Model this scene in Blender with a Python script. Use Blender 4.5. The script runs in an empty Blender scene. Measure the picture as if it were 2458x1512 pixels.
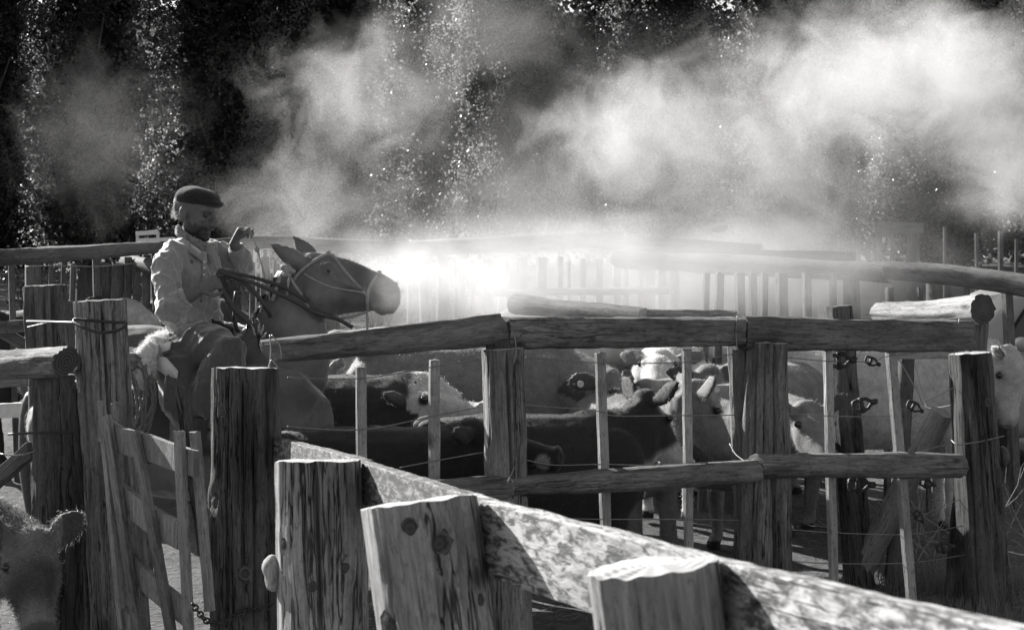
import bpy, bmesh, math, random
import numpy as np
from mathutils import Vector, Matrix, noise

random.seed(7)
np.random.seed(7)
R = math.radians
SC = bpy.context.scene
COL = SC.collection
PI = math.pi

# ------------------------------------------------------------------ camera
CAM_H = 1.9
FPX, CX, HY, WPX, HPX = 3540.0, 1229.0, 688.0, 2458.0, 1512.0
cam_d = bpy.data.cameras.new('camera')
cam = bpy.data.objects.new('camera', cam_d)
COL.objects.link(cam)
cam.location = (0, 0, CAM_H)
cam.rotation_euler = (R(90), 0, 0)
cam_d.sensor_width = 36.0
cam_d.lens = FPX / WPX * 36.0
cam_d.shift_y = -(HPX / 2 - HY) / WPX
cam_d.clip_end = 500
cam_d.dof.use_dof = True
cam_d.dof.focus_distance = 8.0
cam_d.dof.aperture_fstop = 8.0
SC.camera = cam

# ------------------------------------------------------------------ light
SUN_AZ, SUN_EL = R(45), R(28)          # azimuth to the left of the view, elevation
sun_to = Vector((-math.sin(SUN_AZ) * math.cos(SUN_EL), math.cos(SUN_AZ) * math.cos(SUN_EL), math.sin(SUN_EL)))
w = bpy.data.worlds.new('World')
SC.world = w
w.use_nodes = True
nt = w.node_tree
for n in list(nt.nodes):
    nt.nodes.remove(n)
out = nt.nodes.new('ShaderNodeOutputWorld')
bg = nt.nodes.new('ShaderNodeBackground')
sky = nt.nodes.new('ShaderNodeTexSky')
sky.sky_type = 'NISHITA'
sky.sun_disc = False
sky.sun_elevation = SUN_EL
sky.sun_rotation = -SUN_AZ
bw = nt.nodes.new('ShaderNodeRGBToBW')
nt.links.new(sky.outputs[0], bw.inputs[0])
nt.links.new(bw.outputs[0], bg.inputs['Color'])
bg.inputs['Strength'].default_value = 0.07
nt.links.new(bg.outputs[0], out.inputs[0])
sun_d = bpy.data.lights.new('sun', 'SUN')
sun_d.energy = 5.0
sun_d.angle = R(0.53)
sun_d.color = (1.0, 0.985, 0.975)
sun = bpy.data.objects.new('sun', sun_d)
COL.objects.link(sun)
sun.rotation_euler = (-sun_to).to_track_quat('-Z', 'Y').to_euler()
SC.view_settings.view_transform = 'Standard'
SC.view_settings.look = 'None'
SC.view_settings.gamma = 1
SC.view_settings.use_curve_mapping = False
SC.view_settings.exposure = 1.4
SC.render.engine = 'CYCLES'
SC.cycles.use_denoising = True
SC.cycles.max_bounces = 6
SC.cycles.diffuse_bounces = 3
SC.cycles.volume_bounces = 1
SC.cycles.transparent_max_bounces = 12
SC.cycles.volume_step_rate = 1.0
SC.cycles.volume_max_steps = 128
SC.cycles.sample_clamp_indirect = 4

# ------------------------------------------------------------------ helpers
def ground_z(x, y):
    t = max(0.0, y - 9.5)
    return 0.07 * t * t / (t + 2.0)

def P(px, py, Y):
    return Vector(((px - CX) / FPX * Y, Y, CAM_H - (py - HY) / FPX * Y))

def tag(o, label=None, cat=None, group=None, kind=None):
    if label: o['label'] = label
    if cat: o['category'] = cat
    if group: o['group'] = group
    if kind: o['kind'] = kind
    return o

def thing(name, label, cat, loc=(0, 0, 0), group=None):
    o = bpy.data.objects.new(name, None)
    o.empty_display_size = 0.2
    COL.objects.link(o)
    o.location = loc
    return tag(o, label, cat, group)

def link(name, me, parent=None, mats=None, M=None):
    """M is a world matrix (parents are unrotated Empties)"""
    o = bpy.data.objects.new(name, me)
    COL.objects.link(o)
    if mats is not None and len(me.materials) == 0:
        for m in (mats if isinstance(mats, (list, tuple)) else [mats]):
            me.materials.append(m)
    if M is None:
        M = Matrix.Identity(4)
    if parent is not None:
        o.parent = parent
        q = parent
        while q is not None:
            M = Matrix.Translation(-Vector(q.location)) @ M
            q = q.parent
    o.matrix_basis = M
    return o

def bm_mesh(bm, name='m', smooth=True):
    me = bpy.data.meshes.new(name)
    bm.normal_update()
    bm.to_mesh(me)
    bm.free()
    if smooth:
        me.polygons.foreach_set('use_smooth', [True] * len(me.polygons))
    return me

def obj(name, bm, mats, parent=None, smooth=True):
    return link(name, bm_mesh(bm, name, smooth), parent, mats)

def frame(t, up):
    t = t.normalized()
    s = t.cross(up)
    if s.length < 1e-4:
        s = t.cross(Vector((0, 1, 0.01)))
    s.normalize()
    return s, s.cross(t).normalized()

def tube(bm, pts, rad, n=10, up=Vector((0, 0, 1)), cap=True):
    """closed loft; rad items are r or (side, up)"""
    pts = [Vector(p) for p in pts]
    if not isinstance(rad, list):
        rad = [rad] * len(pts)
    rings = []
    for i, p in enumerate(pts):
        a = pts[max(0, i - 1)]; b = pts[min(len(pts) - 1, i + 1)]
        s, u = frame(b - a, up)
        r = rad[i]
        ra, rb = (r, r) if not isinstance(r, (list, tuple)) else r
        rings.append([bm.verts.new(p + s * (ra * math.cos(2 * PI * k / n)) + u * (rb * math.sin(2 * PI * k / n))) for k in range(n)])
    for i in range(len(rings) - 1):
        for k in range(n):
            bm.faces.new((rings[i][k], rings[i][(k + 1) % n], rings[i + 1][(k + 1) % n], rings[i + 1][k]))
    if cap:
        bm.faces.new(list(reversed(rings[0])))
        bm.faces.new(rings[-1])
    return rings

def smooth_path(pts, n=6):
    pts = [Vector(p) for p in pts]
    o = []
    for i in range(len(pts) - 1):
        p0 = pts[max(0, i - 1)]; p1 = pts[i]; p2 = pts[i + 1]; p3 = pts[min(len(pts) - 1, i + 2)]
        for k in range(n):
            t = k / n
            o.append(0.5 * ((2 * p1) + (p2 - p0) * t + (2 * p0 - 5 * p1 + 4 * p2 - p3) * t * t + (3 * p1 - p0 - 3 * p2 + p3) * t ** 3))
    o.append(pts[-1])
    return o

def ell(bm, c, r, rot=None, seg=16, ring=10):
    M = Matrix.Translation(Vector(c)) @ (rot.to_4x4() if rot is not None else Matrix.Identity(4)) @ Matrix.Diagonal((r[0], r[1], r[2], 1))
    bmesh.ops.create_uvsphere(bm, u_segments=seg, v_segments=ring, radius=1, matrix=M)

def basis(u, up):
    u = Vector(u).normalized()
    s, v = frame(u, Vector(up))
    return Matrix((u, s, v)).transposed()      # columns: forward, right, up

def box(bm, M, sx, sy, sz):
    bmesh.ops.create_cube(bm, size=1, matrix=M @ Matrix.Diagonal((sx, sy, sz, 1)))

def remesh(bm, voxel, it=4, fac=0.5):
    me = bm_mesh(bm, 'tmp')
    o = bpy.data.objects.new('tmp', me)
    COL.objects.link(o)
    m = o.modifiers.new('r', 'REMESH'); m.mode = 'VOXEL'; m.voxel_size = voxel
    if it:
        s = o.modifiers.new('s', 'SMOOTH'); s.iterations = it; s.factor = fac
    dg = bpy.context.evaluated_depsgraph_get()
    dg.update()
    ev = o.evaluated_get(dg)
    me2 = bpy.data.meshes.new_from_object(ev)
    bpy.data.objects.remove(o)
    bpy.data.meshes.remove(me)
    me2.polygons.foreach_set('use_smooth', [True] * len(me2.polygons))
    return me2

def get_co(me):
    a = np.empty(len(me.vertices) * 3); me.vertices.foreach_get('co', a)
    return a.reshape(-1, 3)

def get_no(me):
    a = np.empty(len(me.vertices) * 3)
    me.vertices.foreach_get('normal', a)
    return a.reshape(-1, 3)

def set_co(me, a):
    me.vertices.foreach_set('co', np.ascontiguousarray(a).ravel()); me.update()

def set_coat(me, val, name='coat'):
    val = np.clip(val, 0, 1)
    at = me.attributes.new(name, 'FLOAT_COLOR', 'POINT')
    c = np.ones((len(val), 4)); c[:, 0] = val; c[:, 1] = val; c[:, 2] = val
    at.data.foreach_set('color', c.ravel())

def vnoise(a, s, off=0.0):
    return np.array([noise.noise(Vector((p[0] * s + off, p[1] * s - off, p[2] * s + off * .5))) for p in a])

def fur(me, name, count, length, lift, mat, parent, M=None, flow=Vector((-0.6, 0, -0.8)), coat=None, width=0.0011, sel=None):
    co, no = get_co(me), get_no(me)
    idx = np.arange(len(co)) if sel is None else np.nonzero(sel)[0]
    if len(idx) == 0: return None
    pick = np.random.choice(idx, count)
    p = co[pick] + np.random.normal(0, .006, (count, 3))
    n = no[pick]
    L = length * np.random.uniform(.5, 1.3, (count, 1))
    f = np.array(flow)
    d = n * lift + f * (1 - lift) + np.random.normal(0, .28, (count, 3))
    # keep strands outside the skin
    dn = (d * n).sum(1, keepdims=True)
    d = d + n * np.maximum(0, 0.18 - dn)
    d /= np.linalg.norm(d, axis=1, keepdims=True)
    side = np.cross(d, np.random.normal(0, 1, (count, 3)))
    side /= np.linalg.norm(side, axis=1, keepdims=True) + 1e-9
    v = np.empty((count, 3, 3))
    v[:, 0] = p - side * width; v[:, 1] = p + side * width; v[:, 2] = p + d * L
    m2 = bpy.data.meshes.new(name)
    m2.vertices.add(count * 3); m2.vertices.foreach_set('co', v.ravel())
    m2.loops.add(count * 3); m2.loops.foreach_set('vertex_index', np.arange(count * 3))
    m2.polygons.add(count); m2.polygons.foreach_set('loop_start', np.arange(count) * 3)
    m2.polygons.foreach_set('loop_total', np.full(count, 3))
    m2.update(); m2.validate()
    if coat is not None:
        set_coat(m2, np.clip(np.repeat(coat[pick], 3) * 1.9, 0, .92))
    o = link(name, m2, parent, mat, M)
    o['kind'] = 'stuff'
    return o

# ------------------------------------------------------------------ materials
def new_mat(name):
    m = bpy.data.materials.new(name); m.use_nodes = True
    t = m.node_tree
    for n in list(t.nodes): t.nodes.remove(n)
    o = t.nodes.new('ShaderNodeOutputMaterial')
    return m, t, o

def N(t, typ, **kw):
    n = t.nodes.new(typ)
    for k, v in kw.items():
        if hasattr(n, k): setattr(n, k, v)
        else: n.inputs[k].default_value = v
    return n

def L(t, a, b): t.links.new(a, b)

def ramp(t, src, stops):
    r = N(t, 'ShaderNodeValToRGB')
    e = r.color_ramp.elements
    e[0].position, e[0].color = stops[0][0], (stops[0][1],) * 3 + (1,)
    e[1].position, e[1].color = stops[-1][0], (stops[-1][1],) * 3 + (1,)
    for p, c in stops[1:-1]:
        x = e.new(p); x.color = (c,) * 3 + (1,)
    L(t, src, r.inputs[0])
    return r.outputs[0]

def math_(t, op, a, b=None, clamp=False):
    n = N(t, 'ShaderNodeMath', operation=op); n.use_clamp = clamp
    for i, v in enumerate((a, b)):
        if v is None: continue
        if isinstance(v, (int, float)): n.inputs[i].default_value = v
        else: L(t, v, n.inputs[i])
    return n.outputs[0]

def mixc(t, f, a, b, mode='MIX'):
    n = N(t, 'ShaderNodeMix'); n.data_type = 'RGBA'; n.blend_type = mode
    for i, v in ((0, f), (6, a), (7, b)):
        if isinstance(v, (int, float)):
            n.inputs[i].default_value = v if i == 0 else (v, v, v, 1)
        else: L(t, v, n.inputs[i])
    return n.outputs[2]

def coords(t, scale=(1, 1, 1), rand=True):
    tc = N(t, 'ShaderNodeTexCoord')
    mp = N(t, 'ShaderNodeMapping')
    mp.inputs['Scale'].default_value = scale
    L(t, tc.outputs['Object'], mp.inputs[0])
    if rand:
        oi = N(t, 'ShaderNodeObjectInfo')
        k = math_(t, 'MULTIPLY', oi.outputs['Random'], 37.0)
        cb = N(t, 'ShaderNodeCombineXYZ')
        for i in range(3): L(t, k, cb.inputs[i])
        L(t, cb.outputs[0], mp.inputs['Location'])
    return mp.outputs[0]

def warp(t, vec, freq, amt):
    n = N(t, 'ShaderNodeTexNoise'); n.inputs['Scale'].default_value = 1.0; n.inputs['Detail'].default_value = 2
    L(t, coords(t, freq), n.inputs['Vector'])
    s = N(t, 'ShaderNodeVectorMath', operation='SUBTRACT'); L(t, n.outputs['Color'], s.inputs[0]); s.inputs[1].default_value = (.5, .5, .5)
    m = N(t, 'ShaderNodeVectorMath', operation='MULTIPLY'); L(t, s.outputs[0], m.inputs[0]); m.inputs[1].default_value = amt
    a = N(t, 'ShaderNodeVectorMath', operation='ADD'); L(t, vec, a.inputs[0]); L(t, m.outputs[0], a.inputs[1])
    return a.outputs[0]

def noise_tex(t, vec, scale, detail=5, rough=.55, dist=0.0):
    n = N(t, 'ShaderNodeTexNoise')
    n.inputs['Scale'].default_value = scale; n.inputs['Detail'].default_value = detail
    n.inputs['Roughness'].default_value = rough; n.inputs['Distortion'].default_value = dist
    L(t, vec, n.inputs['Vector'])
    return n.outputs['Fac']

def bump(t, h, strength=.5, dist=.01, prev=None):
    b = N(t, 'ShaderNodeBump'); b.inputs['Strength'].default_value = strength; b.inputs['Distance'].default_value = dist
    L(t, h, b.inputs['Height'])
    if prev is not None: L(t, prev, b.inputs['Normal'])
    return b.outputs[0]

def wood_mat(name, dark, light, grain=1.0, stain=.5, crack=.5, bmp=.6):
    """weathered timber, grain along local Z"""
    m, t, o = new_mat(name)
    b = N(t, 'ShaderNodeBsdfPrincipled'); b.inputs['Roughness'].default_value = .82
    b.inputs['Specular IOR Level'].default_value = .25
    g = noise_tex(t, warp(t, coords(t, (46 * grain, 46 * grain, 1.5)), (6, 6, 3), (2.4, 2.4, .1)), 1.6, 8, .68, .9)
    fine = noise_tex(t, coords(t, (190 * grain, 190 * grain, 7)), 1.0, 5, .7)
    big = noise_tex(t, coords(t, (5, 5, 1.6)), 1.0, 5, .62, .6)
    crk = noise_tex(t, warp(t, coords(t, (30 * grain, 30 * grain, .8)), (6, 6, 3), (1.0, 1.0, .05)), 1.0, 4, .6, .35)
    mid = (dark + light) * .5
    c = ramp(t, g, [(.25, dark), (.5, mid), (.75, light)])
    c = mixc(t, .35, c, ramp(t, fine, [(.34, dark * .6), (.64, light * 1.1)]))
    spk = noise_tex(t, coords(t, (40, 40, 14)), 1.6, 6, .75, .6)
    c = mixc(t, .6, c, mixc(t, 1.0, c, ramp(t, spk, [(.36, .25), (.5, 1.0)]), 'MULTIPLY'))
    st = ramp(t, big, [(.34, 1 - stain), (.6, 1.0)])
    c = mixc(t, 1.0, c, st, 'MULTIPLY')
    # narrow drying cracks along the grain, here and there
    ck = math_(t, 'ABSOLUTE', math_(t, 'SUBTRACT', crk, .5))
    msk = noise_tex(t, coords(t, (9, 9, .9)), 1.0, 2, .5)
    ck = math_(t, 'ADD', ck, math_(t, 'MULTIPLY', math_(t, 'GREATER_THAN', msk, .5), .05))
    ckm = ramp(t, ck, [(0.0, 1 - crack), (.010, 1 - crack * .8), (.022, 1.0)])
    c = mixc(t, 1.0, c, ckm, 'MULTIPLY')
    # knots
    kv = N(t, 'ShaderNodeTexVoronoi'); kv.inputs['Scale'].default_value = 1.0
    L(t, coords(t, (4.6, 4.6, 2.2)), kv.inputs['Vector'])
    kd = ramp(t, kv.outputs['Distance'], [(.035, .2), (.06, .5), (.075, .75), (.085, .4), (.1, 1.0)])
    c = mixc(t, .85, c, mixc(t, 1.0, c, kd, 'MULTIPLY'))
    oi = N(t, 'ShaderNodeObjectInfo')
    tone = math_(t, 'ADD', math_(t, 'MULTIPLY', oi.outputs['Random'], .35), .82)
    tn = N(t, 'ShaderNodeCombineColor')
    for i in range(3): L(t, tone, tn.inputs[i])
    c = mixc(t, 1.0, c, tn.outputs[0], 'MULTIPLY')
    L(t, c, b.inputs['Base Color'])
    h = math_(t, 'ADD', math_(t, 'MULTIPLY', g, .7), math_(t, 'ADD', math_(t, 'MULTIPLY', fine, .3), math_(t, 'MULTIPLY', ckm, .9)))
    L(t, bump(t, h, bmp, .012), b.inputs['Normal'])
    L(t, b.outputs[0], o.inputs[0])
    return m

def end_mat(name, dark, light):
    m, t, o = new_mat(name)
    b = N(t, 'ShaderNodeBsdfPrincipled'); b.inputs['Roughness'].default_value = .85
    tc = coords(t, (1, 1, 0), False)
    ln = N(t, 'ShaderNodeVectorMath', operation='LENGTH'); L(t, tc, ln.inputs[0])
    nz = noise_tex(t, coords(t, (9, 9, 9)), 1.0, 4)
    rr = math_(t, 'SINE', math_(t, 'ADD', math_(t, 'MULTIPLY', ln.outputs['Value'], 420), math_(t, 'MULTIPLY', nz, 14)))
    c = ramp(t, math_(t, 'ADD', math_(t, 'MULTIPLY', rr, .18), nz), [(.25, dark), (.75, light)])
    L(t, c, b.inputs['Base Color'])
    L(t, bump(t, nz, .5, .01), b.inputs['Normal'])
    L(t, b.outputs[0], o.inputs[0])
    return m

def board_mat(name, dark, light, cover=.5):
    """sawn board crusted with lichen and dark stains, grain along local Z"""
    m, t, o = new_mat(name)
    b = N(t, 'ShaderNodeBsdfPrincipled'); b.inputs['Roughness'].default_value = .85
    g = noise_tex(t, coords(t, (30, 30, 1.1)), 1.5, 7, .65, .4)
    spl = noise_tex(t, coords(t, (46, 46, 15)), 1.2, 8, .72, .5)
    big = noise_tex(t, coords(t, (5, 5, 2.4)), 1.0, 5, .65, .5)
    c = ramp(t, g, [(.3, light * .6), (.65, light)])
    s = ramp(t, spl, [(cover - .06, dark), (cover, light * .6), (cover + .05, light)])
    c = mixc(t, .85, c, s)
    sp2 = noise_tex(t, coords(t, (70, 70, 12)), 1.0, 6, .75, .8)
    c = mixc(t, .7, c, mixc(t, 1.0, c, ramp(t, sp2, [(.38, .12), (.5, 1.0)]), 'MULTIPLY'))
    bg_ = ramp(t, big, [(.36, .3), (.48, 1.0)])
    c = mixc(t, .45, c, mixc(t, 1.0, c, bg_, 'MULTIPLY'))
    ck = math_(t, 'ABSOLUTE', math_(t, 'SUBTRACT', noise_tex(t, coords(t, (24, 24, .9)), 1.0, 4, .6, .3), .5))
    msk = noise_tex(t, coords(t, (6, 6, 1.2)), 1.0, 2, .5)
    ck = math_(t, 'ADD', ck, math_(t, 'MULTIPLY', math_(t, 'GREATER_THAN', msk, .48), .05))
    ckm = ramp(t, ck, [(0, .1), (.010, .4), (.02, 1)])
    c = mixc(t, 1.0, c, ckm, 'MULTIPLY')
    L(t, c, b.inputs['Base Color'])
    h = math_(t, 'ADD', math_(t, 'MULTIPLY', g, .6), math_(t, 'ADD', math_(t, 'MULTIPLY', spl, .6), ckm))
    L(t, bump(t, h, .7, .008), b.inputs['Normal'])
    L(t, b.outputs[0], o.inputs[0])
    return m

def flat_mat(name, c, rough=.7, spec=.3, var=.3, scale=30, bmp=.2, metal=0, sheen=0, bd=.004):
    m, t, o = new_mat(name)
    b = N(t, 'ShaderNodeBsdfPrincipled'); b.inputs['Roughness'].default_value = rough
    b.inputs['Specular IOR Level'].default_value = spec; b.inputs['Metallic'].default_value = metal
    b.inputs['Sheen Weight'].default_value = sheen
    n = noise_tex(t, coords(t), scale, 5, .6)
    L(t, ramp(t, n, [(.3, c * (1 - var)), (.7, c * (1 + var))]), b.inputs['Base Color'])
    if bmp: L(t, bump(t, n, bmp, bd), b.inputs['Normal'])
    L(t, b.outputs[0], o.inputs[0])
    return m

def attr_mat(name, var=.4, scale=18, rough=.75, sheen=.12, bmp=.5, spec=.25):
    m, t, o = new_mat(name)
    b = N(t, 'ShaderNodeBsdfPrincipled'); b.inputs['Roughness'].default_value = rough
    b.inputs['Specular IOR Level'].default_value = spec
    b.inputs['Sheen Weight'].default_value = sheen
    a = N(t, 'ShaderNodeAttribute'); a.attribute_name = 'coat'
    n = noise_tex(t, coords(t), scale, 6, .65)
    c = mixc(t, 1.0, a.outputs['Color'], ramp(t, n, [(.3, 1 - var), (.7, 1.0)]), 'MULTIPLY')
    L(t, c, b.inputs['Base Color'])
    h = noise_tex(t, coords(t, (60, 60, 60)), 1.5, 5, .7)
    L(t, bump(t, h, bmp, .006), b.inputs['Normal'])
    L(t, b.outputs[0], o.inputs[0])
    return m

def strand_mat(name, const=None):
    m, t, o = new_mat(name)
    if const is None:
        a = N(t, 'ShaderNodeAttribute'); a.attribute_name = 'coat'; c = a.outputs['Color']
    else:
        c = N(t, 'ShaderNodeRGB'); c.outputs[0].default_value = (const, const, const, 1); c = c.outputs[0]
    d = N(t, 'ShaderNodeBsdfDiffuse'); L(t, c, d.inputs[0])
    tr = N(t, 'ShaderNodeBsdfTranslucent'); L(t, c, tr.inputs[0])
    g = N(t, 'ShaderNodeBsdfGlossy'); g.inputs['Roughness'].default_value = .4
    g.inputs[0].default_value = (.5, .5, .5, 1)
    mx = N(t, 'ShaderNodeMixShader'); mx.inputs[0].default_value = .5
    L(t, d.outputs[0], mx.inputs[1]); L(t, tr.outputs[0], mx.inputs[2])
    m2 = N(t, 'ShaderNodeMixShader'); m2.inputs[0].default_value = .08
    L(t, mx.outputs[0], m2.inputs[1]); L(t, g.outputs[0], m2.inputs[2])
    L(t, m2.outputs[0], o.inputs[0])
    return m

M_post = wood_mat('weathered_post', .08, .42, 1.0, .55, .85, .8)
M_near = wood_mat('near_post', .14, .46, .6, .45, .9, .9)
M_rail = wood_mat('barked_rail', .06, .33, .7, .6, .5, .8)
M_pale = wood_mat('pale_stake', .2, .42, 1.4, .4, .4, .4)
M_grey = wood_mat('grey_gate_wood', .13, .40, 1.2, .45, .4, .5)
M_dark = wood_mat('dark_post', .035, .2, .9, .65, .9, .8)
M_far = wood_mat('far_wood', .06, .2, .9, .5, .4, .4)
M_end = end_mat('sawn_end', .2, .5)
M_enddk = end_mat('dark_sawn_end', .02, .08)
M_board = board_mat('lichen_board', .02, .45, .49)
M_board2 = board_mat('shaded_lichen_board', .02, .22, .53)  # lichen board for the two far boards, their shade put into its colour
def knot_mat():
    m, t, o = new_mat('knot')
    b = N(t, 'ShaderNodeBsdfPrincipled'); b.inputs['Roughness'].default_value = .85
    tc = N(t, 'ShaderNodeTexCoord')
    ln = N(t, 'ShaderNodeVectorMath', operation='LENGTH'); L(t, tc.outputs['Object'], ln.inputs[0])
    nz = noise_tex(t, coords(t, (60, 60, 60)), 1.0, 4, .6)
    d = math_(t, 'ADD', math_(t, 'MULTIPLY', ln.outputs['Value'], 24), math_(t, 'MULTIPLY', nz, .5))
    c = ramp(t, d, [(.2, .015), (.45, .06), (.6, .02), (.8, .10), (1.0, .03)])
    L(t, c, b.inputs['Base Color'])
    L(t, bump(t, nz, .8, .006), b.inputs['Normal'])
    L(t, b.outputs[0], o.inputs[0])
    return m
M_knot = knot_mat()
M_wire = flat_mat('fence_wire', .22, .5, .4, .2, 40, 0, .6)
M_iron = flat_mat('rusty_iron', .05, .6, .4, .4, 50, .4, .5)
M_coat = attr_mat('coat')
M_horse = attr_mat('horse_coat', .5, 7, .4, .25, .35, .55)
M_fur = strand_mat('fur_strands')
M_eye = flat_mat('eye', .012, .08, .6, .1, 10, 0)
M_hoof = flat_mat('hoof', .05, .5, .3, .2)
M_tag = flat_mat('ear_tag_plastic', .5, .4, .4, .1)
M_tagc = flat_mat('ear_tag_button', .08, .4, .4, .1)
M_skin = attr_mat('skin', .3, 40, .55, .05, .25, .35)
M_shirt = flat_mat('shirt_cloth', .23, .85, .1, .14, 60, .5, 0, .9)
M_pants = flat_mat('trouser_cloth', .085, .85, .1, .15, 50, .5, 0, .6)
M_beret = flat_mat('beret_felt', .025, .9, .1, .3, 90, .6, 0, .15)
M_kerch = flat_mat('kerchief_cloth', .16, .8, .1, .5, 70, .6, 0, .3)
M_button = flat_mat('button', .6, .3, .5, .1)
M_leath = flat_mat('dark_leather', .05, .5, .4, .3, 50, .4)
M_strap = flat_mat('rawhide_strap', .28, .55, .4, .2, 60, .4)
M_rope = flat_mat('braided_rawhide', .16, .6, .35, .3, 120, .6)
M_wool = flat_mat('sheepskin_wool', .62, .9, .1, .12, 30, .8, 0, .4)
M_woolf = strand_mat('wool_strands', .6)
M_boot = flat_mat('boot_leather', .04, .5, .4, .3)
M_sash = flat_mat('dark_sash', .035, .85, .1, .3)
M_cloth = flat_mat('pale_cloth', .65, .8, .1, .1)

# ------------------------------------------------------------------ timber
def log_mesh(Ln, r0, r1, seed, nseg=26, dz=.05, rough=.05, ridges=.012, square=None, cracks=(), knots=(), bend=0.0,
             end0=0.0, end1=0.0, flat=None):
    """log along +Z from 0 to Ln; square=(hx,hy) makes a hewn beam; cracks=(angle,z0,z1,depth,width); knots=(angle,z,size)"""
    bm = bmesh.new()
    nr = max(3, int(Ln / dz) + 1)
    rings = []
    for i in range(nr):
        z = Ln * i / (nr - 1)
        t = z / Ln
        ring = []
        for k in range(nseg):
            th = 2 * PI * k / nseg
            c, s = math.cos(th), math.sin(th)
            r = r0 + (r1 - r0) * t
            if square:
                hx, hy = square
                ex = 7.0
                r = ((abs(c) / hx) ** ex + (abs(s) / hy) ** ex) ** (-1 / ex)
            f = 1 + rough * noise.noise(Vector((c * 1.3 + seed, s * 1.3, z * 1.1))) + rough * .7 * noise.noise(Vector((seed, seed * 2, z * 2.3)))
            f += ridges / max(r, .02) * noise.noise(Vector((c * 6 + seed, s * 6, z * 1.3)))
            f += ridges * .5 / max(r, .02) * noise.noise(Vector((c * 3, s * 3 + seed, z * 9)))
            rr = r * f
            for (a, z0, z1, dp, wd) in cracks:
                if z0 <= z <= z1:
                    aa = a + .06 * noise.noise(Vector((z * 2.2, a * 5, seed)))
                    d = (th - aa + PI) % (2 * PI) - PI
                    e = min(1, (z - z0) / .08 + .0, (z1 - z) / .12)
                    rr -= dp * math.exp(-(d / wd) ** 2) * max(0, e)
            for (a, kz, ks) in knots:
                d = ((th - a + PI) % (2 * PI) - PI) * r
                q = math.hypot(d, (z - kz) * .8) / ks
                if q < 3: rr += ks * .20 * math.exp(-(q - 1.05) ** 2 * 4) - ks * .1 * math.exp(-(q * 1.6) ** 2)
            if flat:
                dq = math.cos(th - flat[0] - .05 * noise.noise(Vector((z * 2, seed, 1))))
                lim = flat[1] * r * (1 + .02 * noise.noise(Vector((z * 3, seed, 7)))) + max(0, flat[2] - (Ln - z)) * 0 if len(flat) < 4 else flat[1] * r + max(0, (Ln - z) - flat[3]) * .35
                if dq > 0 and rr * dq > lim: rr = lim / dq
            bx = bend * math.sin(PI * t)
            zz = z
            if i == 0: zz += end0 * c * r
            if i == nr - 1: zz += end1 * c * r + .006 * noise.noise(Vector((c * 3 + seed, s * 3, 3)))
            ring.append(bm.verts.new((rr * c + bx, rr * s, zz)))
        rings.append(ring)
    for i in range(nr - 1):
        for k in range(nseg):
            bm.faces.new((rings[i][k], rings[i][(k + 1) % nseg], rings[i + 1][(k + 1) % nseg], rings[i + 1][k]))
    rim = set()
    for ring, sgn in ((rings[0], -1), (rings[-1], 1)):
        cen = sum((v.co for v in ring), Vector()) / nseg
        inner = []
        for v in ring:
            p = cen + (v.co - cen) * .55
            p.z += sgn * .004 + .005 * noise.noise(p * 30 + Vector((seed, 0, 0)))
            inner.append(bm.verts.new(p))
        cv = bm.verts.new(cen + Vector((0, 0, sgn * .004)))
        for k in range(nseg):
            a, b, c_, d = ring[k], ring[(k + 1) % nseg], inner[(k + 1) % nseg], inner[k]
            f1 = bm.faces.new((a, b, c_, d) if sgn > 0 else (d, c_, b, a))
            f2 = bm.faces.new((d, c_, cv) if sgn > 0 else (cv, c_, d))
            f1.material_index = f2.material_index = 1
            rim.add((a, b))
    bm.edges.ensure_lookup_table()
    for a, b in rim:
        e = bm.edges.get((a, b))
        if e: e.smooth = False
    me = bm_mesh(bm, 'log')
    return me

def axis_mat(p0, p1, roll_to=None):
    """matrix taking local z to p1-p0, local +x as close as possible to roll_to"""
    z = (Vector(p1) - Vector(p0)).normalized()
    x = Vector(roll_to) if roll_to is not None else Vector((1, 0, 0))
    x = x - z * x.dot(z)
    if x.length < 1e-4: x = z.orthogonal()
    x.normalize()
    y = z.cross(x)
    return Matrix.Translation(Vector(p0)) @ Matrix((x, y, z)).transposed().to_4x4()

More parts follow.
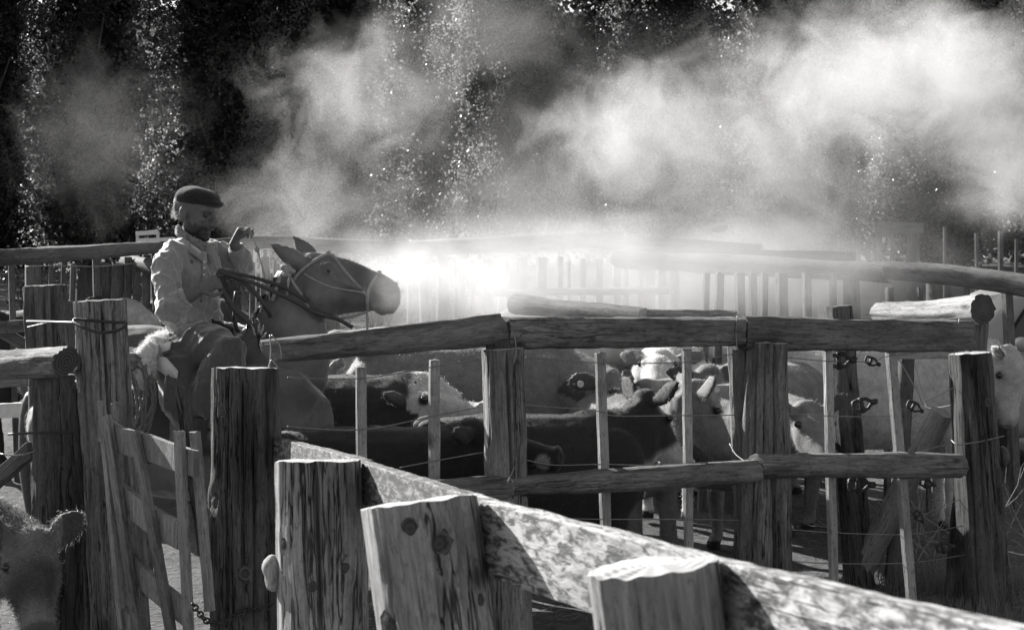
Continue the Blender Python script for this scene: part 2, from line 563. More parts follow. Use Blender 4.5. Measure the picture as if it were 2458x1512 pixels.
_seed = [0]
def timber(name, parent, p0, p1, r0, r1=None, mats=(M_post, M_end), roll=None, knots_obj=True, **kw):
    _seed[0] += 1
    p0, p1 = Vector(p0), Vector(p1)
    me = log_mesh((p1 - p0).length, r0, r1 if r1 is not None else r0, _seed[0] * 3.7, **kw)
    M = axis_mat(p0, p1, roll)
    o = link(name, me, parent, list(mats), M)
    if knots_obj:
        for (a, kz, ks) in kw.get('knots', ()):
            cc = get_co(me)
            th_ = np.arctan2(cc[:, 1], cc[:, 0])
            dd = np.abs((th_ - a + PI) % (2 * PI) - PI) * .12 + np.abs(cc[:, 2] - kz)
            near_ = np.argsort(dd)[:8]
            rr = float(np.max(np.hypot(cc[near_, 0], cc[near_, 1])))
            bm = bmesh.new()
            n = 14
            cv = bm.verts.new((0, 0, .1 * ks))
            ri = []
            for q in range(2):
                rad = ks * (.4, .85)[q]
                ri.append([bm.verts.new((rad * math.cos(2 * PI * k / n) * (1 + .15 * math.sin(3 * k + kz)), rad * 1.2 * math.sin(2 * PI * k / n), (.0, -.06 * ks)[q])) for k in range(n)])
            for k in range(n):
                bm.faces.new((cv, ri[0][k], ri[0][(k + 1) % n]))
                bm.faces.new((ri[0][k], ri[1][k], ri[1][(k + 1) % n], ri[0][(k + 1) % n]))
            kn = link('knot', bm_mesh(bm), o, M_knot)
            out_ = Vector((math.cos(a), math.sin(a), 0))
            side = Vector((-math.sin(a), math.cos(a), 0))
            K = Matrix((side, Vector((0, 0, 1)), out_)).transposed().to_4x4()
            kn.matrix_basis = Matrix.Translation(out_ * (rr * 1.0 + ks * .02) + Vector((0, 0, kz))) @ K
    return o

def plank(name, parent, p0, p1, wd, th, up, mat, seed=None, nl=20, wob=.006, sag=0):
    """sawn board along local Z; wd along `up`, th across; edges wander a little"""
    _seed[0] += 1
    sd = _seed[0] * 2.31
    p0, p1 = Vector(p0), Vector(p1)
    Ln = (p1 - p0).length
    bm = bmesh.new()
    rows = []
    prof = [(-.5, -.5), (-.17, -.5), (.17, -.5), (.5, -.5), (.5, .5), (.17, .5), (-.17, .5), (-.5, .5)]
    for i in range(nl + 1):
        z = Ln * i / nl
        row = []
        for j, (a, b) in enumerate(prof):
            dx = wob * noise.noise(Vector((z * 5, j // 2 * 3.1, sd))) + wob * .6 * noise.noise(Vector((z * 19, j // 2 * 3.1, sd)))
            zz = z + (wob * noise.noise(Vector((j, sd, z))) if i in (0, nl) else 0)
            row.append(bm.verts.new((a * wd + (dx if abs(a) > .4 else 0) + sag * math.sin(PI * i / nl), b * th + .25 * wob * noise.noise(Vector((z * 7, a * 9, sd))), zz)))
        rows.append(row)
    n = len(prof)
    for i in range(nl):
        for k in range(n):
            bm.faces.new((rows[i][k], rows[i][(k + 1) % n], rows[i + 1][(k + 1) % n], rows[i + 1][k]))
    bm.faces.new(list(reversed(rows[0]))); bm.faces.new(rows[-1])
    bmesh.ops.recalc_face_normals(bm, faces=bm.faces)
    bmesh.ops.bevel(bm, geom=[e for e in bm.edges if e.calc_face_angle(0) > 1.0], offset=.003, segments=1, affect='EDGES')
    me = bm_mesh(bm, 'plank', False)
    return link(name, me, parent, mat, axis_mat(p0, p1, up))

def wire(name, parent, pts, r=.0028, mat=None, n=5, sm=5):
    bm = bmesh.new()
    tube(bm, smooth_path(pts, sm), r, n)
    return obj(name, bm, mat or M_wire, parent)

# ------------------------------------------------------------------ ground
def ground():
    bm = bmesh.new()
    xs = sorted(set([-120, -60, -30, -18] + [round(-12 + .3 * i, 2) for i in range(81)] + [18, 30, 60, 120]))
    ys = sorted(set([-25, -6] + [round(-2 + .3 * i, 2) for i in range(72)] + [round(20 + 1.2 * i, 2) for i in range(22)] + [52, 62]))
    g = []
    for y in ys:
        row = []
        for x in xs:
            z = ground_z(x, min(y, 60))
            if -2 < y < 30 and abs(x) < 15:
                z += .05 * noise.noise(Vector((x * .9, y * .9, 0))) + .03 * noise.noise(Vector((x * 2.7, y * 2.7, 4)))
            row.append(bm.verts.new((x, y, z)))
        g.append(row)
    for i in range(len(ys) - 1):
        for j in range(len(xs) - 1):
            bm.faces.new((g[i][j], g[i][j + 1], g[i + 1][j + 1], g[i + 1][j]))
    m, t, o = new_mat('trampled_dirt')
    b = N(t, 'ShaderNodeBsdfPrincipled'); b.inputs['Roughness'].default_value = .95; b.inputs['Specular IOR Level'].default_value = .1
    a = noise_tex(t, coords(t, (1, 1, 1), False), 1.4, 8, .65)
    f = noise_tex(t, coords(t, (1, 1, 1), False), 16, 7, .7)
    c = mixc(t, .5, ramp(t, a, [(.3, .07), (.7, .2)]), ramp(t, f, [(.35, .05), (.7, .24)]))
    L(t, c, b.inputs['Base Color'])
    L(t, bump(t, math_(t, 'ADD', f, math_(t, 'MULTIPLY', a, .5)), 1.0, .05), b.inputs['Normal'])
    L(t, b.outputs[0], o.inputs[0])
    tag(obj('ground', bm, m), kind='structure')
ground()

def hill():
    bm = bmesh.new()
    g = []
    for i in range(14):
        row = []
        for j in range(40):
            x = -160 + 320 * j / 39
            y = 58 + i * 9
            z = 2.0 + 21 * (1 - math.exp(-i * .45)) + 3 * noise.noise(Vector((x * .03, y * .03, 2))) * min(1, i)
            if i == 0: z = -.3
            row.append(bm.verts.new((x, y, z)))
        g.append(row)
    for i in range(13):
        for j in range(39):
            bm.faces.new((g[i][j], g[i][j + 1], g[i + 1][j + 1], g[i + 1][j]))
    m = flat_mat('wooded_slope', .05, .95, .1, .5, 2.5, 1.0, bd=.6)
    tag(obj('wooded_hill', bm, m), kind='structure')
hill()

# ------------------------------------------------------------------ fences
CAMF = (0, -1, 0)
def post_px(parent, xt, yt, Y, xb, yb, rt, rb, name='post', knots=(), cracks=(), mats=(M_post, M_end), depth=.12, yend=None, label=None, dY=0.0, **kw):
    top, bot = P(xt, yt, Y), P(xb, yb, Y + dY)
    d = (bot - top).normalized()
    zg = ground_z(top.x, Y) - depth
    base = top + d * ((top.z - zg) / -d.z)
    if yend is not None: base = P(xt + (xb - xt) * (yend - yt) / (yb - yt), yend, Y)
    Ln = (top - base).length
    def zz(y): return Ln * (1 - (y - yt) / max(1e-6, ((base.z - top.z) / -Y * FPX)))
    kn = []
    for (kx, ky, kr) in knots:
        cx = xt + (xb - xt) * (ky - yt) / (yb - yt)
        t = zz(ky) / Ln
        r = rb + (rt - rb) * t
        kn.append((math.asin(max(-.95, min(.95, (kx - cx) / FPX * Y / r))), zz(ky), kr / FPX * Y))
    cr = []
    for (cxo, y0, y1, dp, wd) in cracks:
        cr.append((math.asin(max(-.97, min(.97, cxo))), zz(y1), zz(y0) + .02, dp, wd))
    o = timber(name, parent, base, top, rb, rt, mats, CAMF, knots=kn, cracks=cr, **kw)
    if label: o['label'] = label
    return o

def FY(px):
    return float(np.interp(px, [400, 590, 1205, 1810, 2340, 2500], [5.98, 6.2, 6.9, 7.8, 8.7, 8.97]))

# --- the corral fence across the middle
b0 = P(590, 885, 6.2)
F = thing('corral_fence', 'corral fence of round rails, wires and thin stakes between rider and photographer', 'fence', (b0.x, b0.y, 0))
post_px(F, 590, 884, 6.2, 590, 1460, .138, .150, knots=((546, 982, 14), (528, 1195, 26), (604, 1360, 22)),
        cracks=((-.42, 890, 1512, .035, .035), (.1, 900, 1400, .03, .03), (.42, 960, 1512, .03, .04), (-.75, 900, 1100, .02, .03), (.74, 890, 1150, .025, .05)),
        nseg=150, dz=.035, rough=.11, ridges=.01, end1=.06, mats=(M_dark, M_end), label='gnarled thick corner post with long cracks')
post_px(F, 1205, 838, 6.9, 1216, 1190, .098, .102, cracks=((.25, 838, 1200, .05, .06), (-.5, 860, 1000, .02, .05), (.5, 880, 1100, .025, .05)),
        nseg=110, dz=.03, rough=.09, ridges=.01, flat=(-1.25, .88, 0, .45), knots=((1240, 868, 7),), mats=(M_post, M_end))
timber('post_block', F, P(1200, 842, 6.93), P(1196, 790, 6.93), .055, .05, (M_rail, M_end), CAMF, square=(.05, .062))
post_px(F, 1778, 828, 7.86, 1788, 1200, .062, .068, nseg=40, rough=.12, mats=(M_dark, M_enddk))
post_px(F, 1824, 822, 7.78, 1812, 1340, .070, .092, nseg=64, rough=.13, cracks=((.3, 830, 1100, .02, .06), (-.4, 830, 1250, .02, .06)), mats=(M_post, M_end))
post_px(F, 1862, 824, 7.84, 1868, 1340, .062, .078, nseg=44, rough=.13, mats=(M_post, M_end))
post_px(F, 2328, 848, 8.7, 2368, 1470, .117, .15, knots=((2355, 963, 10), (2415, 1047, 11), (2408, 1385, 14)),
        cracks=((-.1, 860, 1300, .03, .04), (.35, 900, 1250, .03, .04), (-.55, 1000, 1440, .02, .04), (.7, 860, 1100, .02, .04)),
        nseg=120, dz=.04, rough=.09, flat=(-1.3, .9, 0), ridges=.01, mats=(M_dark, M_end), label='tall end post with dark knots and a wire round it')
# burl on the end post
bm = bmesh.new(); ell(bm, P(2408, 1095, 8.72), (.035, .06, .06)); obj('burl', bm, M_dark, F)
# rails
timber('top_rail', F, P(640, 845, 6.3), P(1196, 793, 6.95), .046, .074, (M_rail, M_enddk), (0, 0, 1), nseg=32, rough=.1, end0=-.5)
timber('top_rail', F, P(1207, 799, 6.93), P(1772, 797, 7.76), .07, .07, (M_rail, M_enddk), (0, 0, 1), square=(.072, .062), nseg=36, rough=.06, dz=.04)
timber('top_rail', F, P(1775, 799, 7.77), P(2320, 807, 8.62), .08, .08, (M_rail, M_enddk), (0, 0, 1), square=(.086, .065), nseg=36, rough=.09, dz=.04)
timber('lower_rail', F, P(700, 1200, 6.15), P(1216, 1168, 6.83), .05, .052, (M_rail, M_end), (0, 0, 1), nseg=24, rough=.08)
timber('lower_rail', F, P(1222, 1170, 6.82), P(1814, 1131, 7.66), .048, .062, (M_rail, M_end), (0, 0, 1), nseg=28, rough=.09)
timber('lower_rail', F, P(1813, 1118, 7.66), P(2302, 1117, 8.52), .064, .07, (M_rail, M_enddk), (0, 0, 1), nseg=28, rough=.07)
# stakes
def stake(x0, y0, x1, y1, wpx, Y=None, mat=M_pale, par=None, name='stake', zend=None):
    Y = Y or FY(x0)
    top, bot = P(x0, y0, Y), P(x1, y1, Y)
    d = (bot - top).normalized()
    zg = ground_z(top.x, Y) - .05 if zend is None else zend
    base = top + d * ((top.z - zg) / -d.z)
    wm = wpx / FPX * Y
    return plank(name, par or F, base, top, wm, max(.022, wm * .65), (1, .5, 0), mat, nl=14, wob=.004)
for a in ((866, 880, 868, 1090, 24), (1043, 864, 1042, 1150, 25), (1440, 847, 1455, 1290, 24), (1648, 838, 1653, 1320, 21), (1986, 838, 2001, 1390, 22), (2136, 824, 2184, 1390, 24)):
    stake(*a)
# wires
def fwire(pts, dy=.0, r=.0027, mat=None):
    wire('wire', F, [P(x, y, FY(x) + dy) for x, y in pts], r, mat)
fwire([(690, 906), (868, 908), (1043, 880), (1150, 862)], -.02)
fwire([(1262, 858), (1440, 871), (1560, 872), (1648, 869), (1768, 848)], -.03)
fwire([(1885, 858), (1988, 867), (2020, 866), (2092, 868), (2137, 854), (2275, 838)], -.03)
fwire([(690, 1024), (868, 1031), (1043, 998), (1150, 977)], -.02)
fwire([(1262, 972), (1440, 987), (1476, 998), (1648, 997), (1768, 996)], -.03)
fwire([(1885, 993), (1986, 998), (2078, 1000), (2137, 998)], -.03)
fwire([(960, 1122), (1043, 1106), (1160, 1085)], -.02)
fwire([(1264, 1104), (1330, 1116), (1440, 1114), (1560, 1116), (1648, 1112), (1768, 1106)], -.03)
fwire([(1270, 1242), (1455, 1246), (1648, 1246), (1780, 1248)], -.03)
fwire([(1895, 1270), (2000, 1278), (2180, 1282), (2310, 1262)], -.03)
fwire([(1895, 1345), (2000, 1352), (2185, 1350), (2320, 1330)], -.03)
fwire([(2140, 1090), (2200, 1085), (2290, 1060)], .05)
fwire([(2140, 985), (2195, 975), (2290, 930)], .05)
fwire([(2120, 1240), (2200, 1240), (2310, 1195)], .05)
# tie wires round posts and rail joints
wire('tie_wire', F, [P(1770, 758, 7.66), P(1766, 800, 7.66), P(1770, 842, 7.66)], .003)
wire('tie_wire', F, [P(1228, 792, 6.82), P(1236, 812, 6.8), P(1238, 850, 6.79), P(1232, 872, 6.79)], .003)
wire('tie_wire', F, [P(2284, 1056, 8.62), P(2300, 1066, 8.56), P(2350, 1060, 8.56), P(2410, 1046, 8.64)], .004)
wire('tie_wire', F, [P(648, 804, 6.22), P(650, 850, 6.2), P(645, 884, 6.18), P(652, 864, 6.17), P(668, 884, 6.17)], .0032)
wire('tie_wire', F, [P(652, 804, 6.22), P(672, 830, 6.19), P(676, 862, 6.2)], .0028)
wire('tie_wire', F, [P(1752, 1065, 7.75), P(1766, 1090, 7.68), P(1790, 1108, 7.6)], .0035)
wire('tie_wire', F, [P(1235, 1120, 6.78), P(1222, 1150, 6.74), P(1216, 1165, 6.74)], .004)
wire('tie_wire', F, [P(2303, 765, 8.5), P(2296, 812, 8.5), P(2290, 850, 8.5)], .0035)
# wire strainers
def strainer(px, py, size, ang=0.0, dy=-.03):
    Y = FY(px) + dy
    c = P(px, py, Y)
    s = size * .88 / FPX * Y
    ca, sa = math.cos(ang), math.sin(ang)
    q = lambda x, z: c + Vector((s * (x * ca - z * sa), -.004 * x, s * (x * sa + z * ca)))
    bm = bmesh.new()
    loop = [q(-.5, -.2), q(-.52, 0), q(-.5, .2), q(-.1, .27), q(.15, .24), q(.34, .08), q(.6, .05), q(.6, -.05), q(.34, -.08), q(.15, -.24), q(-.1, -.27), q(-.5, -.2)]
    tube(bm, smooth_path(loop, 4), s * .09, 8)
    st = obj('wire_strainer', bm, M_iron, F)
    bm = bmesh.new()
    tube(bm, [q(-.12, .36), q(-.12, -.4)], s * .12, 10)
    tube(bm, [q(.42, 0) + Vector((0, -s * .1, 0)), q(.42, 0) + Vector((0, s * .1, 0))], s * .12, 10)
    obj('spool', bm, M_iron, st)
for a in ((2020, 865, 62, .05), (2094, 868, 36, -.4), (2074, 970, 56, .25), (2196, 977, 40, -.5), (2066, 1163, 60, .0), (2206, 1240, 34, -.9), (2268, 1313, 42, .1), (2226, 1160, 36, -.2)):
    strainer(*a)

# --- timbers behind the fence's far end
b0 = P(2170, 855, 9.3)
F2 = thing('brace_frame', 'frame of short posts, leaning brace log and plank behind the end post', 'fence brace', (b0.x, b0.y, 0))
post_px(F2, 2012, 735, 9.35, 2052, 1250, .085, .095, mats=(M_dark, M_enddk), nseg=32, rough=.08, cracks=((.3, 740, 1200, .05, .1),))
post_px(F2, 2176, 850, 9.3, 2150, 1330, .048, .06, mats=(M_dark, M_end), nseg=24, rough=.18)
post_px(F2, 2348, 772, 8.98, 2322, 1100, .06, .07, mats=(M_dark, M_enddk), nseg=26, rough=.1)
plank('plank', F2, P(2150, 845, 9.22), P(2300, 845, 9.0), .08, .03, (0, 0, 1), M_pale)
timber('brace', F2, P(2022, 1452, 9.45), P(2262, 988, 8.95), .085, .07, (M_pale, M_end), CAMF, nseg=28, rough=.07)
wire('tie_wire', F2, [P(2158, 862, 9.15), P(2200, 935, 9.1), P(2222, 978, 9.05), P(2290, 972, 8.9)], .004)
wire('tie_wire', F2, [P(2195, 870, 9.15), P(2215, 950, 9.1), P(2225, 980, 9.05)], .003)
lg = timber('timber_log', None, P(2110, 753, 9.75), P(2358, 742, 8.85), .07, .092, (M_pale, M_enddk), (0, 0, 1), nseg=40, rough=.12, dz=.04, bend=-.015, knots_obj=False)
tag(lg, 'short thick sunlit log with dark cut end lying across the rail ends', 'log')
for (x, Y) in ((2150, 9.6), (2318, 8.98)):
    c = P(x, 747, Y); rr = .09 if Y < 9.2 else .079
    wire('tie_wire', lg, [c + Vector((.02 * math.cos(a), -rr * math.cos(a) * .92 - .0, rr * math.sin(a) * 1.02)) for a in [k * PI / 6 - PI / 2 for k in range(9)]], .004).matrix_parent_inverse = lg.matrix_basis.inverted()

# --- the near board fence
b0 = P(765, 1105, 4.5)
NF = thing('board_fence', 'foreground fence of thick sawn posts carrying one lichen crusted board line', 'fence', (b0.x, b0.y, 0))
post_px(NF, 764, 1106, 4.5, 770, 1512, .131, .134, knots=((765, 1385, 13), (690, 1290, 16), (840, 1350, 22)),
        cracks=((.08, 1106, 1512, .06, .045), (-.5, 1110, 1300, .02, .03), (.35, 1110, 1420, .02, .03), (-.2, 1110, 1512, .018, .03), (.75, 1110, 1250, .03, .04)),
        nseg=200, dz=.03, rough=.07, ridges=.005, end1=.1, mats=(M_near, M_end), label='second post of the board fence with a long black crack')
bm = bmesh.new(); ell(bm, P(655, 1372, 4.5), (.03, .05, .055), None, 18, 12)
me = remesh(bm, .008, 2)
co = get_co(me); set_co(me, co + get_no(me) * (vnoise(co, 22)[:, None] * .012)); link('branch_stub', me, NF, M_near)
post_px(NF, 1000, 1206, 3.3, 1042, 1512, .128, .132, knots=((1060, 1286, 36), (994, 1240, 24), (945, 1465, 42), (1150, 1440, 14)),
        cracks=((.22, 1330, 1512, .018, .03), (-.55, 1230, 1480, .016, .025), (-.1, 1300, 1512, .014, .025), (.62, 1220, 1512, .014, .03)),
        nseg=200, dz=.025, rough=.08, ridges=.005, flat=(-1.28, .89, 0), end1=.14, mats=(M_near, M_end), label='knotty leaning post of the board fence, sunlit on top')
post_px(NF, 1570, 1358, 2.35, 1590, 1512, .104, .106, cracks=((.18, 1360, 1512, .02, .03), (-.4, 1360, 1512, .015, .025), (.6, 1370, 1512, .012, .03)),
        nseg=180, dz=.025, rough=.07, ridges=.004, end1=.05, mats=(M_near, M_end), label='nearest post of the board fence with pale split top')
def near_board(a, b, wd, th=.042, mat=None):
    p0, p1 = P(*a), P(*b)
    up = Vector((0, 0, 1))
    dn = up * (wd / 2)
    return plank('board', NF, p0 - dn, p1 - dn, wd, th, up, mat or M_board, nl=60, wob=.004)
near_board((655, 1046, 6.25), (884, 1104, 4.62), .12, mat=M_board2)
near_board((866, 1104, 4.66), (1150, 1190, 3.42), .13, mat=M_board2)['label'] = 'lichen speckled board between the first posts, darkened in colour for shade'
near_board((1126, 1187, 3.44), (1750, 1344, 2.42), .165)
near_board((1730, 1342, 2.43), (2620, 1545, 1.5), .17)

# --- left log fence
b0 = P(240, 722, 7.2)
LF = thing('log_fence', 'dark log fence with rough split posts at the left edge', 'fence', (b0.x, b0.y, 0))
post_px(LF, 240, 722, 7.2, 255, 1000, .118, .122, cracks=((-.55, 722, 1200, .04, .05), (.1, 722, 1000, .03, .03), (.35, 722, 1200, .05, .05), (-.2, 722, 900, .03, .03), (.7, 740, 1200, .04, .05), (-.75, 722, 900, .03, .04)),
        nseg=130, dz=.04, rough=.1, ridges=.012, mats=(M_post, M_enddk), label='cracked split post with a loose wire hoop')
post_px(LF, 108, 686, 8.6, 122, 1000, .118, .125, cracks=((.2, 690, 1000, .05, .06), (-.4, 690, 900, .03, .05), (.6, 690, 900, .04, .05)),
        nseg=60, dz=.04, rough=.09, ridges=.012, mats=(M_dark, M_enddk))
post_px(LF, 128, 900, 7.0, 135, 1300, .10, .115, nseg=48, rough=.14, mats=(M_dark, M_enddk), cracks=((.3, 900, 1300, .03, .06),))
post_px(LF, 170, 916, 7.25, 196, 1300, .055, .075, nseg=36, rough=.16, mats=(M_post, M_end))
timber('log_rail', LF, P(-120, 884, 7.5), P(158, 868, 6.75), .066, .067, (M_rail, M_enddk), (0, 0, 1), nseg=36, rough=.06, end1=.35)
timber('log_rail', LF, P(165, 872, 7.1), P(530, 862, 8.9), .05, .055, (M_rail, M_end), (0, 0, 1), nseg=20, rough=.08)
plank('plank', LF, P(-60, 790, 9.3), P(72, 782, 9.3), .08, .03, (0, 0, 1), M_far)
plank('plank', LF, P(-40, 770, 9.4), P(75, 838, 9.4), .08, .03, (0, 0, 1), M_far)
plank('plank', LF, P(-60, 988, 9.0), P(56, 984, 9.0), .085, .04, (0, 0, 1), M_cloth)
plank('plank', LF, P(-60, 922, 8.2), P(66, 914, 8.2), .06, .03, (0, 0, 1), M_pale)
plank('plank', LF, P(-40, 1180, 7.6), P(75, 1080, 7.3), .09, .03, (0, 0, 1), M_dark)
wire('wire', LF, [P(-20, 1085, 7.2), P(60, 1090, 6.9), P(170, 1040, 7.1)], .004)
wire('wire', LF, [P(20, 1042, 6.9), P(100, 1038, 6.85), P(178, 1038, 6.9)], .006, M_iron)
wire('wire', LF, [P(64, 771, 8.4), P(120, 772, 7.6), P(178, 774, 7.06)], .0045)
wire('wire', LF, [P(66, 785, 8.4), P(120, 773, 7.6)], .003)
tag(wire('wire_hoop', None, [P(178, 766, 7.05), P(178, 774, 7.02), P(200, 786, 6.98), P(235, 797, 6.97), P(270, 796, 6.98), P(296, 786, 7.0), P(302, 774, 7.05), P(280, 774, 7.06), P(230, 770, 7.05), P(178, 766, 7.05)], .0075, M_iron),
    'loose dark wire hoop hung round the cracked post', 'wire loop')

# --- sagging slat gate
b0 = P(250, 990, 6.9)
G = thing('slat_gate', 'sagging grey slat gate beside the thick corner post', 'gate', (b0.x, b0.y, 0))
def GY(px): return float(np.interp(px, [240, 480], [6.75, 5.9]))
def gate_rail(pts, hpx):
    top = smooth_path([P(x, y, GY(x)) for x, y in pts], 6)
    bm = bmesh.new()
    rows = []
    for p in top:
        h = hpx / FPX * p.y
        o = Vector((-.6, -.8, 0)) * .014
        rows.append([bm.verts.new(p + o), bm.verts.new(p - o), bm.verts.new(p - o - Vector((0, 0, h))), bm.verts.new(p + o - Vector((0, 0, h)))])
    for i in range(len(rows) - 1):
        for k in range(4):
            bm.faces.new((rows[i][k], rows[i][(k + 1) % 4], rows[i + 1][(k + 1) % 4], rows[i + 1][k]))
    bm.faces.new(rows[0][::-1]); bm.faces.new(rows[-1])
    bmesh.ops.recalc_face_normals(bm, faces=bm.faces)
    obj('gate_rail', bm, M_grey, G, False)
gate_rail([(238, 996), (262, 1002), (290, 1024), (357, 1043), (415, 1064), (472, 1082)], 62)
gate_rail([(276, 1148), (320, 1180), (361, 1212), (432, 1252)], 66)
gate_rail([(305, 1308), (350, 1360), (398, 1402), (445, 1440)], 60)
gate_rail([(288, 1440), (330, 1490), (400, 1550)], 55)
def gate_slat(x0, y0, x1, y1, wpx, off):
    Ya, Yb = GY(x0) + off, GY(x1) + off
    a, b = P(x0, y0, Ya), P(x1, y1, Yb)
    plank('slat', G, b + (b - a) * .12, a, wpx / FPX * Ya, .03, (.8, -.6, 0), M_grey, nl=24, wob=.005)
for s in ((243, 962, 288, 1450, 17, -.05), (256, 998, 330, 1500, 24, -.085), (276, 966, 300, 1300, 16, .05), (312, 1036, 352, 1500, 14, .04), (324, 1036, 408, 1500, 25, -.085),
          (430, 1034, 452, 1500, 25, -.085), (468, 1036, 500, 1420, 24, .05), (345, 1120, 360, 1400, 16, .05)):
    gate_slat(*s)
st_ = plank('leaning_board', None, P(492, 1330, 6.6), P(434, 930, 6.6), .055, .03, (1, -.2, 0), M_dark)
tag(st_, 'dark narrow board leaning behind the slat gate beside the rope coil', 'board')
# chain round the corner post
ch = thing('chain', 'slack iron chain from the slat gate round the thick corner post', 'chain', tuple(P(470, 1455, 5.8)))
pts = smooth_path([P(462, 1448, 5.85), P(478, 1470, 5.84), P(500, 1492, 5.86), (P(530, 1494, 5.92)), P(565, 1478, 5.98), P(590, 1462, 6.03), P(625, 1462, 6.03), P(655, 1450, 6.07)], 3)
for i in range(len(pts) - 1):
    a, b = pts[i], pts[i + 1]
    bm = bmesh.new()
    u, s = (b - a).normalized(), None
    s, v = frame(u, Vector((0, -1, .3)) if i % 2 else Vector((0, .3, 1)))
    c = (a + b) / 2; h = (b - a).length * .66
    lp = [c + u * (h * math.cos(q)) + s * (.011 * math.sin(q)) for q in [k * PI / 6 for k in range(13)]]
    tube(bm, lp, .0042, 6)
    obj('chain_link', bm, M_iron, ch)

# ------------------------------------------------------------------ background fences
BF = thing('far_log_fence', 'far log and picket fence fading into dust behind the cattle', 'fence', tuple(Vector((P(1500, 700, 14).x, 14, 0))))
for a in ((990, 597, 15.5, 1500, 572, 15.0, .085), (1385, 576, 15, 1830, 604, 14.2, .075), (690, 585, 15.5, 1010, 600, 15.5, .08), (1480, 622, 13.5, 2140, 655, 11.6, .085), (1040, 704, 14.6, 1610, 698, 13.4, .035), (1500, 604, 14.6, 2060, 622, 13, .06)):
    timber('rail', BF, P(*a[:3]), P(*a[3:6]), a[6], a[6] * .95, (M_far, M_end), (0, 0, 1), nseg=14, dz=.15, rough=.1)
rl = timber('rail', BF, P(2128, 648, 11.6), P(2560, 708, 10.6), .075, .08, (M_far, M_end), (0, 0, 1), nseg=26, dz=.06, rough=.16, bend=.03)
rl['label'] = 'knobbly bent log rail in front of the parked car'
random.seed(21)
x = 985
while x < 1620:
    wpx = random.choice((10, 14, 18, 22, 26))
    stake(x, 622 + random.uniform(-8, 14), x + random.uniform(-4, 4), 760, wpx, 14.3, M_far, BF, 'picket')
    x += wpx + random.choice((6, 10, 16, 24))
for zx, wd in ((1188, 16), (1240, 20), (1320, 22), (1372, 18), (1420, 16), (1488, 26), (1588, 20), (1692, 16), (1765, 34), (1920, 18), (2040, 12), (2390, 24), (2230, 12)):
    xx = (1000 + zx / 1.6387) / 1.017
    stake(xx, 655 if zx < 1800 else 690, xx + random.uniform(-4, 4), 780, wd, 11.9, M_far, BF, 'picket')
timber('rail', BF, P(1236, 730, 11.2), P(1545, 758, 9.9), .075, .05, (M_far, M_end), (0, 0, 1), nseg=16, dz=.1, rough=.12)
timber('rail', BF, P(1540, 752, 9.95), P(1768, 757, 9.7), .03, .03, (M_pale, M_end), (0, 0, 1), nseg=12, dz=.1, rough=.12)

LFF = thing('far_picket_fence', 'dim picket fence with one thick log rail far behind the left posts', 'fence', (P(250, 640, 13).x, 13, ground_z(0, 13)))
timber('rail', LFF, P(-60, 624, 11), P(385, 594, 13.3), .07, .055, (M_far, M_end), (0, 0, 1), nseg=18, dz=.1, rough=.1)
timber('rail', LFF, P(380, 592, 13.3), P(700, 580, 14.5), .055, .06, (M_far, M_end), (0, 0, 1), nseg=18, dz=.1, rough=.1)
timber('rail', LFF, P(300, 628, 13.6), P(420, 648, 12.4), .06, .075, (M_far, M_end), (0, 0, 1), nseg=18, dz=.1, rough=.1)
for (x0, x1) in ((62, 96), (148, 158), (170, 183), (222, 240), (245, 267), (269, 296), (299, 316), (321, 338), (343, 361), (363, 383), (600, 612), (625, 645), (655, 665), (118, 128), (20, 34)):
    stake((x0 + x1) / 2, 622 + random.uniform(-12, 14), (x0 + x1) / 2 + random.uniform(-4, 4), 720, (x1 - x0), 13.2, M_far, LFF, 'picket')
wire('wire', LFF, [P(60, 640, 12.9), P(150, 638, 12.9), P(230, 640, 12.9), P(330, 632, 12.9)], .004)

PF = thing('pale_rail_panel', 'pale sunlit rail panel beyond the rider below the poplars', 'fence panel', (P(360, 570, 20).x, 20, ground_z(0, 20)))
for (x0, y0, x1, y1) in ((326, 561, 380, 557), (328, 578, 420, 575), (400, 576, 660, 596), (600, 650, 660, 650)):
    plank('rail', PF, P(x0, y0, 20), P(x1, y1, 20), .06, .03, (0, 0, 1), M_cloth)
for (xx, y0) in ((330, 556), (345, 575), (360, 575), (379, 556), (612, 590), (628, 590), (645, 590)):
    stake(xx, y0, xx, y0 + 60, 7, 20.05, M_cloth, PF, 'upright')

TF = thing('timber_yard_frame', 'tall timber frame and poles far right above the log rail', 'timber frame', (P(2180, 600, 19).x, 19, ground_z(0, 19)))
plank('crossbeam', TF, P(2100, 545, 19), P(2215, 548, 19), .14, .08, (0, 0, 1), M_far)
for (xx, y0, wd) in ((2110, 532, 12), (2142, 552, 10), (2192, 545, 26), (2268, 545, 9), (2344, 560, 9), (2402, 555, 12), (2060, 575, 10), (2440, 575, 9)):
    stake(xx, y0, xx + random.uniform(-3, 3), 720, wd, 19.1, M_far, TF, 'pole')

cl = bmesh.new()
ell(cl, P(1722, 549, 14.4), (.10, .06, .035)); ell(cl, P(1738, 546, 14.4), (.05, .05, .03)); 
me = remesh(cl, .012, 3)
tag(link('pale_cloth', me, None, M_cloth), 'small bright pale cloth on the far fence in dust', 'cloth')

# ------------------------------------------------------------------ cattle
def sm(a, b, x):
    t = np.clip((x - a) / (b - a), 0, 1)
    return t * t * (3 - 2 * t)

